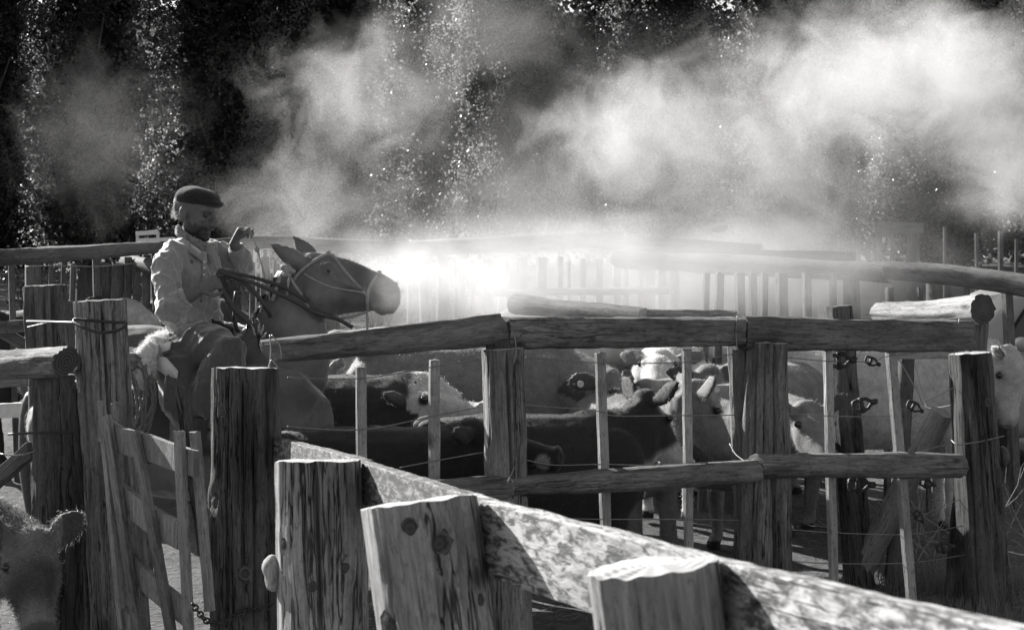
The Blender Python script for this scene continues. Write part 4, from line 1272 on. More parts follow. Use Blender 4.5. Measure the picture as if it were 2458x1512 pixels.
for i in range(len(fr_) - 1):
    for k in range(20):
        bm.faces.new((fr_[i][k], fr_[i + 1][k], fr_[i + 1][(k + 1) % 20], fr_[i][(k + 1) % 20]))
bm.faces.new(fr_[0]); bm.faces.new(fr_[-1][::-1])
e_((.086, 0, .022), (.017, .05, .012))        # brow
e_((.03, .05, -.055), (.05, .016, .04)); e_((.03, -.05, -.055), (.05, .016, .04))    # jaw
e_((.066, .04, -.016), (.024, .02, .018)); e_((.066, -.04, -.016), (.024, .02, .018))  # cheekbones
tube(bm, [hd_(.086, 0, .022), hd_(.104, 0, .002), hd_(.126, 0, -.026), hd_(.122, 0, -.040), hd_(.095, 0, -.042)], [(.010, .010), (.012, .014), (.017, .016), (.016, .011), (.010, .008)], 10, Vector((0, 0, 1)))
e_((.106, .014, -.036), (.013, .009, .010)); e_((.106, -.014, -.036), (.013, .009, .010))
e_((.090, 0, -.055), (.018, .032, .009))      # moustache
e_((.091, 0, -.064), (.016, .026, .006)); e_((.089, 0, -.077), (.014, .022, .007))    # lips
e_((.082, 0, -.102), (.02, .026, .018))       # chin
for s in (1, -1):
    e_((-.012, .080 * s, -.008), (.022, .010, .036), Matrix.Rotation(R(-10), 3, 'Y')); e_((-.010, .079 * s, -.036), (.011, .008, .013))
# arms
Sn, En, Wn = H(420, 630, -.19), H(437, 737, -.33), H(508, 696, -.32)
Sf, Ef, Wf = H(500, 610, .17), H(572, 632, .14), H(560, 583, .02)
tube(bm, [H(440, 612, -.08), Sn, Sn.lerp(En, .5), En, En.lerp(Wn, .35), En.lerp(Wn, .75), Wn], [.07, .062, .05, .045, .046, .036, .029], 12, Vector((0, 1, 0)))
tube(bm, [H(480, 608, .08), Sf, Sf.lerp(Ef, .5), Ef, Ef.lerp(Wf, .35), Ef.lerp(Wf, .75), Wf], [.07, .062, .05, .045, .044, .036, .029], 12, Vector((0, 0, 1)))
# legs
for s in (-1, 1):
    hp_, kn, an = H(462, 828, .1 * s), H(586, 832, .37 * s), H(536, 1010, .40 * s)
    tube(bm, [hp_, hp_.lerp(kn, .5), kn, kn.lerp(an, .35), kn.lerp(an, .8), an], [.09, .08, .058, .058, .042, .038], 12, Vector((0, 1, 0)))
    tube(bm, [an + Vector((-.05, 0, -.03)), an + Vector((.02, 0, -.05)), an + Vector((.14, 0, -.07)), an + Vector((.2, 0, -.075))], [(.035, .04), (.042, .042), (.042, .03), (.025, .018)], 10)
nv = len(bm.verts)
hand_mesh(bm, Wn, Wn + Vector((.085, -.01, .045)), (0.25, .95, -.2), -1, (.95, 1.0, 1.0, .95), 1.08)
hand_mesh(bm, Wf, Wf + Vector((.045, -.02, .08)), (.85, -.15, -.35), 1, (.85, .95, 1.0, 1.05), 1.12)
me = remesh(bm, .0054, 2, .5)
co, no = get_co(me), get_no(me)
loc = (co - np.array(hc)) @ np.array(HR) / K
lx, ly, lz = loc[:, 0], loc[:, 1], loc[:, 2]
inhead = (np.abs(lx) < .16) & (np.abs(ly) < .12) & (np.abs(lz) < .16)
# eye sockets, mouth line, cheek hollows, forehead creases
for s in (1, -1):
    co -= no * ((np.exp(-(((lx - .082) / .025) ** 2 + ((ly - .032 * s) / .018) ** 2 + ((lz - .004) / .011) ** 2)) * .010) * inhead)[:, None]
co -= no * (np.exp(-((lz + .070) / .0035) ** 2) * np.exp(-(ly / .026) ** 4) * (lx > .04) * inhead * .006)[:, None]
co -= no * (np.exp(-(((lx - .07) / .03) ** 2 + ((np.abs(ly) - .033) / .007) ** 2 + ((lz + .045) / .02) ** 2)) * inhead * .004)[:, None]
set_co(me, co)
skin = np.full(len(co), .13) * (1 + .15 * vnoise(co, 25))
beard = inhead * sm(-.034, -.054, lz + .014 * vnoise(co, 60)) * sm(-.02, .02, lx) * (1 - np.exp(-((lz + .070) / .009) ** 2) * np.exp(-(ly / .024) ** 4))
skin = skin * (1 - .7 * np.clip(beard, 0, 1))
hairm = inhead * sm(.0, -.035, lx) * sm(-.045, -.02, lz) * (np.abs(ly) < .07)
skin = skin * (1 - .6 * np.clip(hairm, 0, 1))
browm = inhead * np.exp(-((lz - .021) / .005) ** 2) * np.exp(-((np.abs(ly) - .03) / .02) ** 2) * (lx > .05)
skin = skin * (1 - .7 * browm)
lips = inhead * np.exp(-((lz + .070) / .010) ** 2) * np.exp(-(ly / .024) ** 4) * (lx > .06)
skin = skin * (1 - .25 * lips)
set_coat(me, skin)
link('body', me, rr, M_skin)
for s in (1, -1):
    bm = bmesh.new(); ell(bm, hd_(.081, .032 * s, .003), (.0115, .0115, .0115), None, 12, 8); obj('eye', bm, M_eye, rr)
bm = bmesh.new()
tmp = bm
for s in (1, -1):
    for dz_, h_ in ((.0085, .004), (-.0075, .003)):
        ell(bm, hd_(.085, .032 * s, dz_ + .002), (.010, .016, h_), HR, 12, 8)
link('eyelids', remesh(bm, .003, 1), rr, flat_mat('eyelid_skin', .14, .6, .3, .15))
# back-of-head hair tuft under the beret
bm = bmesh.new()
rng = random.Random(9)
for i in range(500):
    y = rng.uniform(-.07, .07); z = rng.uniform(-.035, .03)
    p = hd_(-.075 - .02 * (1 - (y / .08) ** 2) + rng.uniform(0, .07) * (abs(y) / .07), y * 1.02, z)
    q = p + HR @ Vector((rng.uniform(-.012, .0), rng.uniform(-.008, .008), -rng.uniform(.01, .025)))
    s_ = Vector((.0014, .0014, 0))
    bm.faces.new((bm.verts.new(p - s_), bm.verts.new(p + s_), bm.verts.new(q)))
hr = obj('hair', bm, strand_mat('grey_hair', .3), rr); hr['kind'] = 'stuff'

# clothes
def cloth(name, bm, mat, voxel=.011, fold=.008, fs=9, it=4, parent=rr, stretch=(1, 1, 1)):
    me = remesh(bm, voxel, it)
    co, no = get_co(me), get_no(me)
    q = co * np.array(stretch)
    sk_ = q @ np.array(((1, .25, .7), (0, 1, .2), (-.55, .1, 1)))          # folds run obliquely
    f = np.clip(1 - np.abs(vnoise(sk_, fs)) * 3.4, 0, 1) ** 1.5 - .3
    f2 = np.clip(1 - np.abs(vnoise(sk_, fs * 2.3, 5)) * 3.2, 0, 1) ** 1.5 - .3
    co = co + no * (f[:, None] * fold + f2[:, None] * fold * .5 + vnoise(q, fs * 4)[:, None] * fold * .15)
    set_co(me, co)
    return link(name, me, parent, mat)

bm = bmesh.new()
tube(bm, [H(470, 802), H(468, 778), H(465, 738), H(458, 690), H(453, 645), H(454, 612), H(457, 588)], [(.155, .125), (.18, .148), (.175, .14), (.18, .135), (.19, .13), (.155, .105), (.095, .075)], 20, Vector((1, 0, 0)))
tube(bm, [H(452, 598, -.04), H(434, 610, -.12), Sn + Vector((.0, 0, .0)), Sn.lerp(En, .35), Sn.lerp(En, .75), En + Vector((.0, 0, -.005)), En.lerp(Wn, .3), En.lerp(Wn, .5)], [.06, .075, .082, .076, .070, .074, .073, .06], 16, Vector((0, 1, 0)))
tube(bm, [H(462, 598, .04), H(482, 606, .1), Sf, Sf.lerp(Ef, .5), Ef + Vector((.01, 0, -.01)), Ef.lerp(Wf, .35), Ef.lerp(Wf, .66)], [.06, .075, .078, .07, .066, .056, .045], 16, Vector((0, 0, 1)))
ell(bm, H(455, 768, -.12), (.13, .06, .06)); ell(bm, H(500, 735, -.1), (.07, .05, .06)); ell(bm, H(447, 755, -.31), (.06, .05, .045))
cloth('shirt', bm, M_shirt, .009, .016, 7.5, 2, stretch=(1.2, 1, .75))
# cuffs rolled at both forearms
for a, b, r in ((En.lerp(Wn, .46), En.lerp(Wn, .6), .06), (Ef.lerp(Wf, .6), Ef.lerp(Wf, .8), .047)):
    bm = bmesh.new(); tube(bm, [a, a.lerp(b, .3), a.lerp(b, .8), b], [r * .9, r * 1.08, r * 1.05, r * .85], 14, Vector((0, .5, 1)))
    cloth('cuff', bm, M_shirt, .009, .005, 18, 2)
# collar
for s in (-1, 1):
    bm = bmesh.new()
    cpts = [H(440, 572, .02 * s), H(446, 578, .075 * s), H(466, 588, .105 * s), H(488, 603, .10 * s), H(497, 614, .075 * s)]
    for i in range(len(cpts)): pass
    rows = []
    sp = smooth_path(cpts, 4)
    for i, p in enumerate(sp):
        t = i / (len(sp) - 1)
        out_ = Vector((-.1 + .3 * t, .7 * s, -.7)).normalized()
        rows.append((p, p + out_ * (.045 + .03 * t)))
    vs = [[bm.verts.new(a), bm.verts.new(b), bm.verts.new(b + Vector((0, .004 * s, .004))), bm.verts.new(a + Vector((0, .004 * s, .006)))] for a, b in rows]
    for i in range(len(vs) - 1):
        for k in range(4):
            bm.faces.new((vs[i][k], vs[i][(k + 1) % 4], vs[i + 1][(k + 1) % 4], vs[i + 1][k]))
    bm.faces.new(vs[0][::-1]); bm.faces.new(vs[-1])
    bmesh.ops.recalc_face_normals(bm, faces=bm.faces)
    obj('collar', bm, M_shirt, rr)
# kerchief
bm = bmesh.new()
for k, (dz_, r_) in enumerate(((0, .013), (.016, .012), (-.015, .014))):
    pts = [H(461, 581) + Vector((.08 * math.cos(q) + (.012 if math.cos(q) > 0 else 0), .078 * math.sin(q), dz_ - .055 * math.cos(q) + .012)) for q in [i * PI / 10 for i in range(21)]]
    tube(bm, pts, r_, 10)
tube(bm, smooth_path([H(488, 598, -.07), H(496, 618, -.11), H(500, 640, -.135), H(503, 662, -.145)], 3), [(.012, .007)] * 5 + [(.010, .005)] * 5, 8, Vector((0, 1, 0)))
cloth('neckerchief', bm, M_kerch, .007, .005, 22, 2)
bm = bmesh.new()
tube(bm, smooth_path([H(498, 584, -.02), H(512, 606, -.05), H(528, 634, -.09), H(544, 662, -.13)], 3), [(.012, .006)] * 2 + [(.03, .007)] * 5 + [(.022, .006)] * 2 + [(.01, .004)], 8, Vector((.3, -1, 0)))
cloth('scarf_end', bm, M_shirt, .006, .004, 20, 1)
# shirt placket edge and buttons
strap('placket', [H(499, 606, -.105), H(503, 640, -.135), H(505, 690, -.150), H(503, 740, -.150)], .03, rr, M_shirt, .004, Vector((.5, -1, 0)))
for y in (630, 644, 660, 676):
    bm = bmesh.new(); ell(bm, H(503 + (y - 630) * .03, y, -.142 - (y - 630) * .0003), (.007, .005, .007), None, 10, 6); obj('button', bm, M_button, rr)
# beret
bm = bmesh.new()
BR = Matrix.Rotation(R(-14), 3, 'Z') @ Matrix.Rotation(R(7), 3, 'Y')
bc = H(474, 481, -.0)
e = lambda c, r: ell(bm, bc + BR @ Vector(c), r, BR, 24, 14)
e((0, 0, .012), (.125, .112, .062)); e((.055, 0, -.008), (.094, .1, .026)); e((-.04, 0, .012), (.085, .1, .062)); e((-.005, 0, -.022), (.104, .088, .03))
e((-.02, 0, .077), (.004, .004, .01))
me = remesh(bm, .008, 4); co = get_co(me)
set_co(me, co + get_no(me) * (vnoise(co, 11)[:, None] * .006)); link('beret', me, rr, M_beret)
fur(me, 'felt_nap', 6000, .0028, .6, strand_mat('felt_strands', .05), rr, width=.0012)
# sash and trousers
bm = bmesh.new()
tube(bm, [H(474, 790), H(470, 772)], [(.176, .135), (.172, .135)], 20, Vector((1, 0, 0)))
tube(bm, [H(525, 782, -.12), H(565, 800, -.2), H(560, 815, -.15)], [.04, .05, .04], 10)
cloth('sash', bm, M_sash, .011, .006, 14, 2)
bm = bmesh.new()
tube(bm, [H(474, 796), H(468, 830)], [(.18, .14), (.18, .16)], 16, Vector((1, 0, 0)))
for s in (-1, 1):
    hp_, kn, an = H(462, 828, .1 * s), H(582, 832, .37 * s), H(528, 985, .40 * s)
    tube(bm, [hp_ + Vector((0, -.02 * -s, 0)), hp_.lerp(kn, .3), hp_.lerp(kn, .7), kn + Vector((.0, 0, .0)), kn.lerp(an, .3), kn.lerp(an, .65), an], [.135, .14, .118, .095, .115, .12, .075], 16, Vector((0, 1, 0)))
    tube(bm, [H(440, 812, .15 * s), H(450, 880, .27 * s), H(478, 960, .36 * s), H(500, 1010, .38 * s)], [.085, .12, .12, .07], 14, Vector((0, 1, 0)))
cloth('trousers', bm, M_pants, .013, .013, 7, 4, stretch=(1, 1, .6))
for s in (-1, 1):
    an = H(520, 1010, .40 * s)
    bm = bmesh.new()
    tube(bm, [an + Vector((0, 0, .06)), an + Vector((0, 0, -.02)), an + Vector((.0, 0, -.09))], [.06, .055, .055], 12, Vector((1, 0, 0)))
    tube(bm, [an + Vector((-.05, 0, -.1)), an + Vector((.03, 0, -.1)), an + Vector((.15, 0, -.12)), an + Vector((.2, 0, -.125))], [(.045, .045), (.05, .05), (.048, .036), (.03, .02)], 12)
    link('boot', remesh(bm, .011, 3), rr, M_boot)
# pale plates at the hip, standing in for sun patches on the trousers
bm = bmesh.new()
for q in ([(424, 815), (436, 818), (452, 812), (448, 832), (428, 838)], [(420, 846), (440, 850), (468, 880), (466, 897), (440, 892), (420, 878)], [(440, 880), (446, 902), (468, 900), (440, 926), (434, 920)]):
    vs = [bm.verts.new(H(x, y, -.40 - .0004 * (x - 420))) for x, y in q]
    f_ = bm.faces.new(vs)
    g = bmesh.ops.extrude_face_region(bm, geom=[f_])
    for v in g['geom']:
        if isinstance(v, bmesh.types.BMVert): v.co += Vector((0, .012, 0))
bmesh.ops.recalc_face_normals(bm, faces=bm.faces)
bmesh.ops.subdivide_edges(bm, edges=bm.edges[:], cuts=2, use_grid_fill=True)
sh = obj('sun_patch', bm, M_cloth, rr)
wp = wire('riding_whip', None, [Wf + Vector((.085, -.02, .075)), H(607, 565, -.02), H(618, 590, -.04), H(622, 602, -.05), H(640, 660, -.08), H(656, 722, -.1)], .0045, M_strap)
tag(wp, 'thin pale cord with a knot hanging from the raised hand of the rider', 'cord')
bm = bmesh.new(); ell(bm, H(621, 600, -.05), (.014, .012, .016)); k_ = bm_mesh(bm); ko = link('knot', k_, None, M_strap); ko.parent = wp

# ------------------------------------------------------------------ trees
def leaf_mat():
    m, t, o = new_mat('poplar_leaf')
    oi = N(t, 'ShaderNodeObjectInfo')
    n = noise_tex(t, coords(t, (1, 1, 1), False), 3.0, 3, .6)
    c = ramp(t, n, [(.3, .025), (.7, .06)])
    d = N(t, 'ShaderNodeBsdfDiffuse'); L(t, c, d.inputs[0])
    tr = N(t, 'ShaderNodeBsdfTranslucent'); tr.inputs[0].default_value = (.33, .33, .33, 1)
    g = N(t, 'ShaderNodeBsdfGlossy'); g.inputs['Roughness'].default_value = .38; g.inputs[0].default_value = (.09, .09, .09, 1)
    mx = N(t, 'ShaderNodeMixShader'); mx.inputs[0].default_value = .42
    L(t, d.outputs[0], mx.inputs[1]); L(t, tr.outputs[0], mx.inputs[2])
    fr = N(t, 'ShaderNodeFresnel'); fr.inputs[0].default_value = 1.42
    m2 = N(t, 'ShaderNodeMixShader'); L(t, fr.outputs[0], m2.inputs[0])
    L(t, mx.outputs[0], m2.inputs[1]); L(t, g.outputs[0], m2.inputs[2])
    L(t, m2.outputs[0], o.inputs[0])
    return m
M_leaf = leaf_mat()
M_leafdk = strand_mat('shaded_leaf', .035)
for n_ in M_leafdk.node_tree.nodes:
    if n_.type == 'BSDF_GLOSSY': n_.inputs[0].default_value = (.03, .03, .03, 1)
M_bark = wood_mat('poplar_bark', .04, .13, .6, .4, .5, .8)

def leaves(centers, spread, per, size, rs):
    """numpy leaf quads around clump centres"""
    n = len(centers) * per
    c = np.repeat(np.array(centers), per, axis=0)
    p = c + rs.normal(0, 1, (n, 3)) * spread * rs.uniform(.3, 1.0, (n, 1))
    a = rs.normal(0, 1, (n, 3)); a /= np.linalg.norm(a, axis=1, keepdims=True)
    b = np.cross(a, rs.normal(0, 1, (n, 3))); b /= np.linalg.norm(b, axis=1, keepdims=True)
    s = size * rs.uniform(.6, 1.25, (n, 1))
    v = np.empty((n, 4, 3))
    v[:, 0] = p - a * s; v[:, 1] = p + b * s * .75 - a * s * .2; v[:, 2] = p + a * s; v[:, 3] = p - b * s * .75 - a * s * .2
    me = bpy.data.meshes.new('leaves')
    me.vertices.add(n * 4); me.vertices.foreach_set('co', v.ravel())
    me.loops.add(n * 4); me.loops.foreach_set('vertex_index', np.arange(n * 4))
    me.polygons.add(n); me.polygons.foreach_set('loop_start', np.arange(n) * 4); me.polygons.foreach_set('loop_total', np.full(n, 4))
    me.update(); me.validate()
    return me

def poplar_meshes(seed, Ht=8.8, R0=1.17, base=1.3, nclump=330, per=190, size=.028):
    rs = np.random.RandomState(seed)
    rng = random.Random(seed)
    bm = bmesh.new()
    pts = [(.04 * math.sin(z * .7 + seed), .05 * math.sin(z * .5 + seed * 2), z) for z in np.linspace(-.2, Ht * .9, 12)]
    tube(bm, pts, [.24 * (1 - .85 * i / 11) + (.06 if i == 0 else 0) for i in range(12)], 12, Vector((1, 0, 0)))
    for i in range(34):
        z = rng.uniform(base * .8, Ht * .8); q = rng.uniform(0, 2 * PI); r = R0 * rng.uniform(.5, .95)
        p0 = Vector((0, 0, z)); p2 = Vector((r * math.cos(q), r * math.sin(q), z + r * rng.uniform(.9, 1.9)))
        tube(bm, [p0, p0.lerp(p2, .45) + Vector((0, 0, -.12)), p2], [.045, .03, .01], 6, Vector((.3, .2, 0)))
    trunk = bm_mesh(bm, 'trunk')
    cs = []
    for i in range(nclump):
        z = base + (Ht - base) * rng.random() ** .9
        t = (z - base) / (Ht - base)
        prof = R0 * (min(1, .45 + t * 4) * (1 - max(0, t - .65) ** 1.5 * 3.0))
        q = rng.uniform(0, 2 * PI)
        lump = 1 + .28 * math.sin(3 * q + z * 1.3 + seed) + .2 * math.sin(z * 2.4 + seed * 3)
        r = max(.1, prof) * lump * (rng.random() ** .42)
        cs.append((r * math.cos(q), r * math.sin(q), z))
    shell = leaves(cs, np.array((.22, .22, .32)), per, size, rs)
    core = []
    for i in range(260):
        z = base + .2 + (Ht - base - 1.2) * rng.random(); q = rng.uniform(0, 2 * PI); r = R0 * .62 * rng.random() ** .5
        core.append((r * math.cos(q), r * math.sin(q), z))
    return trunk, shell, leaves(core, np.array((.2, .2, .3)), 60, .09, rs)

VAR = [poplar_meshes(k) for k in (3, 11, 27)]
TREE_ROW = [(-330, 27.5), (-50, 27), (215, 27.4), (548, 27), (775, 26.4), (1000, 30.5), (1222, 27.2), (1595, 27.8), (1935, 27.2), (2255, 27.5), (2600, 27)]
desc = ['leftmost, mostly outside the frame', 'at the left edge with a glittering right side', 'behind the left picket fence', 'right behind the rider', 'above the head of the horse', 'close behind the poplar above the horse',
        'just right of the central gap of bright leaves', 'in thin dust over the middle of the top rail', 'in drifting dust above the double post', 'veiled by bright dust above the end post', 'at the right edge behind dust']
for i, (px, Y) in enumerate(TREE_ROW):
    x = PX(px, Y)
    tr = thing('poplar_tree', 'tall dark poplar ' + desc[i], 'tree', (x, Y, ground_z(x, Y)), 'poplars along the far side')
    tk, lf, cr = VAR[i % 3]
    M = Matrix.Translation((x, Y, ground_z(x, Y))) @ Matrix.Rotation(i * 2.1, 4, 'Z') @ Matrix.Diagonal((1 + .08 * math.sin(i * 5), 1 + .08 * math.sin(i * 5), 1 + .06 * math.cos(i * 3), 1))
    link('trunk', tk, tr, M_bark, M)
    cw = link('crown', lf, tr, M_leaf, M)
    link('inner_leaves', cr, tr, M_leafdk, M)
# the wood behind reads as one dark mass
rs = np.random.RandomState(5)
cs = []
for i in range(3000):
    x = rs.uniform(-30, 30); y = rs.uniform(46, 51)
    z = 2.4 + 13.0 * rs.rand() + .8 * math.sin(x * 1.7)
    cs.append((x, y, z))
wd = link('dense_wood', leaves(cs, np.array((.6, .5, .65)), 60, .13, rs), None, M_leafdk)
wd['kind'] = 'stuff'
# low bush beyond the horse with sunlit leaves
for (px, Y, r, n, lab) in ((905, 23, .5, 40, 'low bush with sunlit leaves above the muzzle of the horse'), (345, 22.5, .42, 30, 'small leafy bush above the pale rail panel by the beret'), (640, 23, .5, 36, 'sunlit leafy bush behind the raised hand of the rider'), (1090, 24.5, .6, 50, 'pale leafy sapling below the bright gap in the poplars'), (85, 22, .35, 20, 'small dark bush above the far left log rail')):
    x = PX(px, Y); g = ground_z(x, Y)
    tz = {905: 2.35, 345: 2.4, 640: 2.35, 1090: 2.9, 85: 2.3}[px]
    b = thing('bush', lab, 'bush', (x, Y, g))
    rs = np.random.RandomState(int(px))
    cs = [(x + rs.normal(0, r * .7), Y + rs.normal(0, r * .5), g + (tz - g + .3) * rs.rand() ** .6) for k in range(n)]
    link('foliage', leaves(cs, np.array((.16, .16, .16)), 30, .03, rs), b, M_leaf)
    bm = bmesh.new()
    for k in range(7):
        c = cs[k]
        tube(bm, [(x, Y, g - .05), ((x + c[0]) / 2, (Y + c[1]) / 2, (g + c[2]) / 2 + .1), c], [.02, .014, .005], 6)
    obj('stem', bm, M_bark, b)

# ------------------------------------------------------------------ parked vehicle behind the log rail
M_car = flat_mat('car_paint', .34, .25, .5, .05, 3, 0)
M_glass = flat_mat('car_glass', .03, .05, .6, .05, 3, 0)
M_tyre = flat_mat('tyre', .025, .8, .2, .2)
CY = 14.2
cx0 = PX(2230, CY); cg = ground_z(cx0, CY)
car = thing('parked_car', 'grey car with curved roof parked behind the log rail at the right', 'car', (cx0 + 2, CY, cg))
bm = bmesh.new()
st = [(-.75, .5, .78, .72), (-.6, .38, .92, .84), (-.1, .32, 1.0, .88), (.5, .3, 1.06, .9), (1.5, .3, 1.1, .92), (2.6, .3, 1.12, .92), (3.3, .34, 1.1, .9), (3.6, .42, 1.0, .84), (3.68, .5, .8, .76)]
rows = []
for x, zb, zt, hw in st:
    pr = [(-hw * .92, zb), (-hw, zb + .12), (-hw, zt - .12), (-hw * .93, zt), (hw * .93, zt), (hw, zt - .12), (hw, zb + .12), (hw * .92, zb)]
    rows.append([bm.verts.new((cx0 + x, CY + y, cg + z)) for y, z in pr])
for i in range(len(rows) - 1):
    for k in range(8):
        bm.faces.new((rows[i][k], rows[i][(k + 1) % 8], rows[i + 1][(k + 1) % 8], rows[i + 1][k]))
bm.faces.new(rows[0][::-1]); bm.faces.new(rows[-1])
bmesh.ops.recalc_face_normals(bm, faces=bm.faces)
obj('body', bm, M_car, car)
bm = bmesh.new()
gh = [(.05, 1.02, 1.06, .8), (.25, 1.02, 1.3, .78), (.6, 1.03, 1.6, .72), (1.0, 1.04, 1.76, .68), (1.7, 1.06, 1.84, .67), (2.5, 1.08, 1.80, .67), (3.1, 1.08, 1.62, .7), (3.5, 1.08, 1.2, .76)]
rows = []
for x, zb, zt, hw in gh:
    rows.append([bm.verts.new((cx0 + x, CY + y, cg + z)) for y, z in ((-.84, zb), (-hw * .99, zt - .06), (-hw * .9, zt), (0, zt + .025), (hw * .9, zt), (hw * .99, zt - .06), (.84, zb))])
for i in range(len(rows) - 1):
    for k in range(6):
        bm.faces.new((rows[i][k], rows[i][k + 1], rows[i + 1][k + 1], rows[i + 1][k]))
bm.faces.new(rows[0][::-1]); bm.faces.new(rows[-1])
bmesh.ops.recalc_face_normals(bm, faces=bm.faces)
obj('roof', bm, M_car, car)
for pts in ([(.42, 1.1), (.72, 1.52), (1.15, 1.67), (1.35, 1.69), (1.35, 1.12)], [(1.46, 1.12), (1.46, 1.70), (2.3, 1.70), (2.4, 1.14)], [(2.5, 1.14), (2.42, 1.69), (2.95, 1.56), (3.2, 1.2)]):
    for s in (-1, 1):
        bm = bmesh.new()
        def yy(z): return (.845 + (.69 - .845) * (z - 1.05) / .7 + .012) * s
        vs = [bm.verts.new((cx0 + x, CY + yy(z), cg + z)) for x, z in pts]
        f_ = bm.faces.new(vs)
        g = bmesh.ops.extrude_face_region(bm, geom=[f_])
        for v in g['geom']:
            if isinstance(v, bmesh.types.BMVert): v.co.y -= .03 * s
        bmesh.ops.recalc_face_normals(bm, faces=bm.faces)
        wn = obj('side_window', bm, M_glass, car, False)
        if s < 0:
            strap('window_trim', [Vector((cx0 + x, CY + yy(z) - .006, cg + z)) for x, z in pts[:4]], .03, wn, M_tyre, .006)
strap('roof_rail', [Vector((cx0 + .7, CY - .62, cg + 1.68)), Vector((cx0 + 1.2, CY - .6, cg + 1.84)), Vector((cx0 + 2.4, CY - .6, cg + 1.87)), Vector((cx0 + 2.9, CY - .62, cg + 1.72))], .03, car, M_tyre, .012)
for x in (.1, 2.85):
    for s in (-1, 1):
        bm = bmesh.new()
        bmesh.ops.create_cone(bm, cap_ends=True, segments=24, radius1=.36, radius2=.36, depth=.24, matrix=Matrix.Translation((cx0 + x, CY + .82 * s, cg + .36)) @ Matrix.Rotation(PI / 2, 4, 'X'))
        wh = obj('wheel', bm, M_tyre, car, False)
        bm = bmesh.new()
        bmesh.ops.create_cone(bm, cap_ends=True, segments=16, radius1=.2, radius2=.18, depth=.26, matrix=Matrix.Translation((cx0 + x, CY + .82 * s, cg + .36)) @ Matrix.Rotation(PI / 2, 4, 'X'))
        obj('rim', bm, M_car, wh, False)
bm = bmesh.new(); ell(bm, (cx0 + .55, CY - .98, cg + 1.15), (.08, .11, .07)); obj('mirror', bm, M_car, car)

# ------------------------------------------------------------------ twigs, straw and tufts
def twig_bush(px, py, Y, n, hgt, seed, label):
    b = P(px, py, Y); b.z = ground_z(b.x, Y)
    rng = random.Random(seed)
    root = thing('twig_bush', label, 'bush', tuple(b))
    bm = bmesh.new()
    for i in range(n):
        p = b + Vector((rng.uniform(-.25, .25), rng.uniform(-.1, .2), 0))
        d = Vector((rng.uniform(-.8, .8), rng.uniform(-.4, .4), 1)).normalized()
        pts = [p]
        for j in range(5):
            d = (d + Vector((rng.uniform(-.4, .4), rng.uniform(-.3, .3), rng.uniform(-.35, .15)))).normalized()
            pts.append(pts[-1] + d * hgt / 5 * rng.uniform(.7, 1.2))
            if j > 1:
                e = (d + Vector((rng.uniform(-1, 1), rng.uniform(-.6, .6), rng.uniform(-.3, .6)))).normalized()
                tube(bm, [pts[-1], pts[-1] + e * hgt * .12, pts[-1] + e * hgt * .2 + Vector((0, 0, .02))], [.003, .0022, .0012], 4)
        tube(bm, pts, [.006, .005, .0045, .004, .003, .0015], 5)
    obj('stem', bm, M_pale, root)
twig_bush(2445, 1300, 9.6, 14, .8, 4, 'bare thorny twigs right of the tall end post')
twig_bush(2235, 1330, 9.7, 10, .65, 8, 'thin bare twigs between the leaning stake and the end post')

def straw(name, areas, n, ln, seed, col, up=.25, w_=.003):
    rs = np.random.RandomState(seed)
    v = np.empty((n, 3, 3))
    for i in range(n):
        x0, x1, y0, y1 = areas[rs.randint(len(areas))]
        x, y = rs.uniform(x0, x1), rs.uniform(y0, y1)
        q = rs.uniform(0, 2 * PI); l_ = ln * rs.uniform(.4, 1.3)
        z = ground_z(x, y) + .05 * noise.noise(Vector((x * .9, y * .9, 0))) + .03 * noise.noise(Vector((x * 2.7, y * 2.7, 4))) + .004
        d = np.array((math.cos(q), math.sin(q), up * rs.uniform(.2, 2.5))); d /= np.linalg.norm(d)
        s_ = np.array((-math.sin(q), math.cos(q), .3)) * w_
        p = np.array((x, y, z))
        v[i] = (p - s_, p + s_, p + d * l_)
    me = bpy.data.meshes.new(name)
    me.from_pydata(v.reshape(-1, 3).tolist(), [], [(3 * i, 3 * i + 1, 3 * i + 2) for i in range(n)])
    o = link(name, me, None, strand_mat(name + '_blades', col))
    o['kind'] = 'stuff'
straw('loose_straw', [(2.0, 6.5, 9, 13), (1.2, 4.5, 7.6, 10), (-3, 2, 6.6, 9)], 9000, .09, 3, .4, .1, .0025)
straw('dry_grass', [(2.3, 3.4, 9.0, 9.6), (2.6, 4.2, 8.2, 9.4), (1.6, 2.8, 8.1, 8.7)], 5000, .13, 6, .22, 1.6, .003)

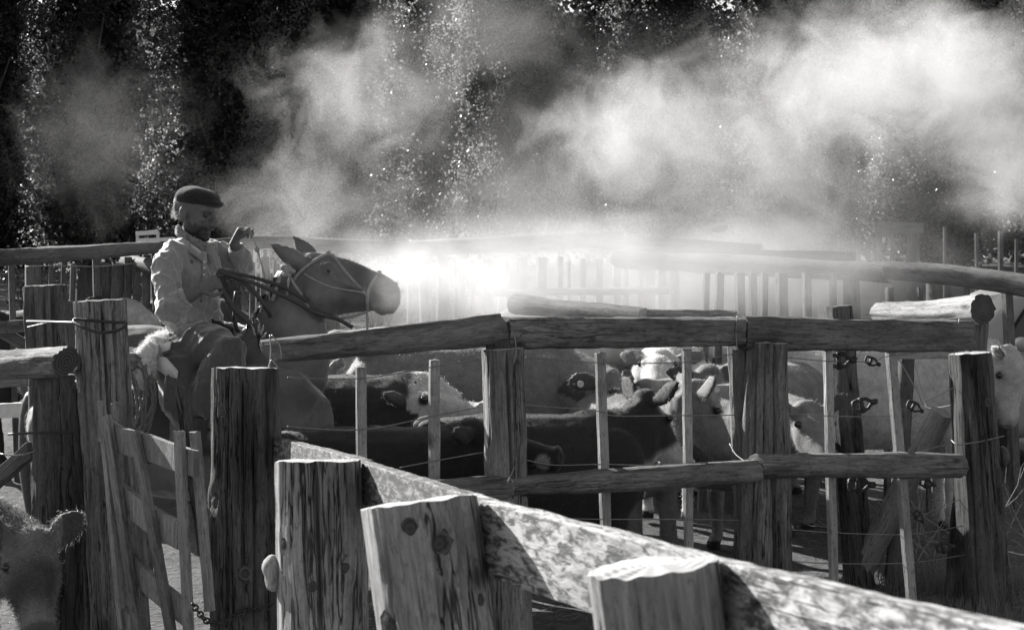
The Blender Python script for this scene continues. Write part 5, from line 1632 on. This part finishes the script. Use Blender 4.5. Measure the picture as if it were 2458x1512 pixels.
# ------------------------------------------------------------------ dust in the air
def dust_mat(name, dens, freq, lo, hi, seed, edge=1.0):
    m, t, o = new_mat(name)
    tc = N(t, 'ShaderNodeTexCoord')
    ln = N(t, 'ShaderNodeVectorMath', operation='LENGTH'); L(t, tc.outputs['Object'], ln.inputs[0])
    geo = N(t, 'ShaderNodeNewGeometry')
    mp = N(t, 'ShaderNodeMapping'); mp.inputs['Location'].default_value = (seed * 3.1, seed * 1.7, seed * 2.3); mp.inputs['Scale'].default_value = (1, .7, 1)
    L(t, geo.outputs['Position'], mp.inputs[0])
    n = noise_tex(t, mp.outputs[0], freq, 7, .66, 1.0)
    # ragged billows: the noise eats into the fall-off
    fall = math_(t, 'SUBTRACT', 1.0, ln.outputs['Value'], True)
    s = math_(t, 'ADD', n, math_(t, 'MULTIPLY', fall, .5 * edge))
    mr = N(t, 'ShaderNodeMapRange'); mr.interpolation_type = 'SMOOTHSTEP'
    L(t, s, mr.inputs['Value']); mr.inputs['From Min'].default_value = lo; mr.inputs['From Max'].default_value = hi
    dn = math_(t, 'MULTIPLY', math_(t, 'MULTIPLY', math_(t, 'MULTIPLY', fall, 4.0, True), mr.outputs[0]), dens)
    v = N(t, 'ShaderNodeVolumePrincipled')
    v.inputs['Color'].default_value = (.93, .925, .92, 1)
    v.inputs['Anisotropy'].default_value = .35
    L(t, dn, v.inputs['Density'])
    L(t, v.outputs[0], o.inputs['Volume'])
    return m

ico = None
def puff(px, py, Y, rx, ry, rz, dens, freq=.9, lo=.62, hi=.95, edge=1.0):
    global ico
    if ico is None:
        bm = bmesh.new(); bmesh.ops.create_icosphere(bm, subdivisions=2, radius=1.06); ico = 1
        puff.me = bm_mesh(bm, 'dust')
    me = puff.me.copy()
    c = P(px, py, Y)
    puff.n += 1
    o = link('dust_cloud', me, None, dust_mat('dust', dens, freq, lo, hi, puff.n, edge), Matrix.Translation(c) @ Matrix.Diagonal((rx / FPX * Y, rz, ry / FPX * Y, 1)))
    o['kind'] = 'stuff'
puff.n = 0
# low bank of dust across the corral
puff(1500, 690, 13.2, 1000, 230, 2.6, 0.15, .9, .45, .9)
puff(1780, 600, 14.5, 360, 200, 1.8, .28, .9, .6, .95)
puff(945, 650, 9.3, 230, 150, .5, 1.2, 1.6, .55, .95)
puff(960, 690, 7.6, 150, 110, .3, .75, 2.0, .55, .95)
puff(1180, 690, 10.8, 320, 190, .9, .32, 1.2, .55, .95)
puff(1650, 650, 10.3, 820, 180, .95, .32, 1.2, .5, .95)
puff(720, 610, 10.6, 230, 110, .5, .3, 1.4, .5, .95)
puff(1750, 420, 16.5, 1100, 430, 2.0, .03, .8, .4, .9)
# billows rising against the trees
puff(2130, 180, 15, 560, 330, 1.6, .62, 1.4, .62, .92)
puff(2330, 210, 14.5, 330, 270, 1.3, .42, 1.7, .60, .92)
puff(1700, 330, 16, 620, 330, 1.6, .32, 1.5, .64, .95)
puff(1480, 320, 15.5, 280, 230, 1.2, .40, 1.8, .60, .95)
puff(2450, 400, 14.5, 290, 210, 1.3, .65, 1.7, .58, .92)
puff(870, 260, 16, 430, 310, 1.5, .24, 1.6, .64, .97)
puff(250, 330, 18, 350, 330, 1.5, .045, 1.7, .64, .97)
puff(760, 500, 15.5, 460, 220, 1.5, 0.17, 1.2, .62, .97)
puff(1300, 520, 15, 520, 240, 1.5, .15, 1.6, .62, .97)
puff(1950, 500, 15, 520, 240, 1.5, .14, 1.5, .62, .97)
puff(1150, 60, 17, 360, 210, 1.4, 0.126, .9, .62, .97)
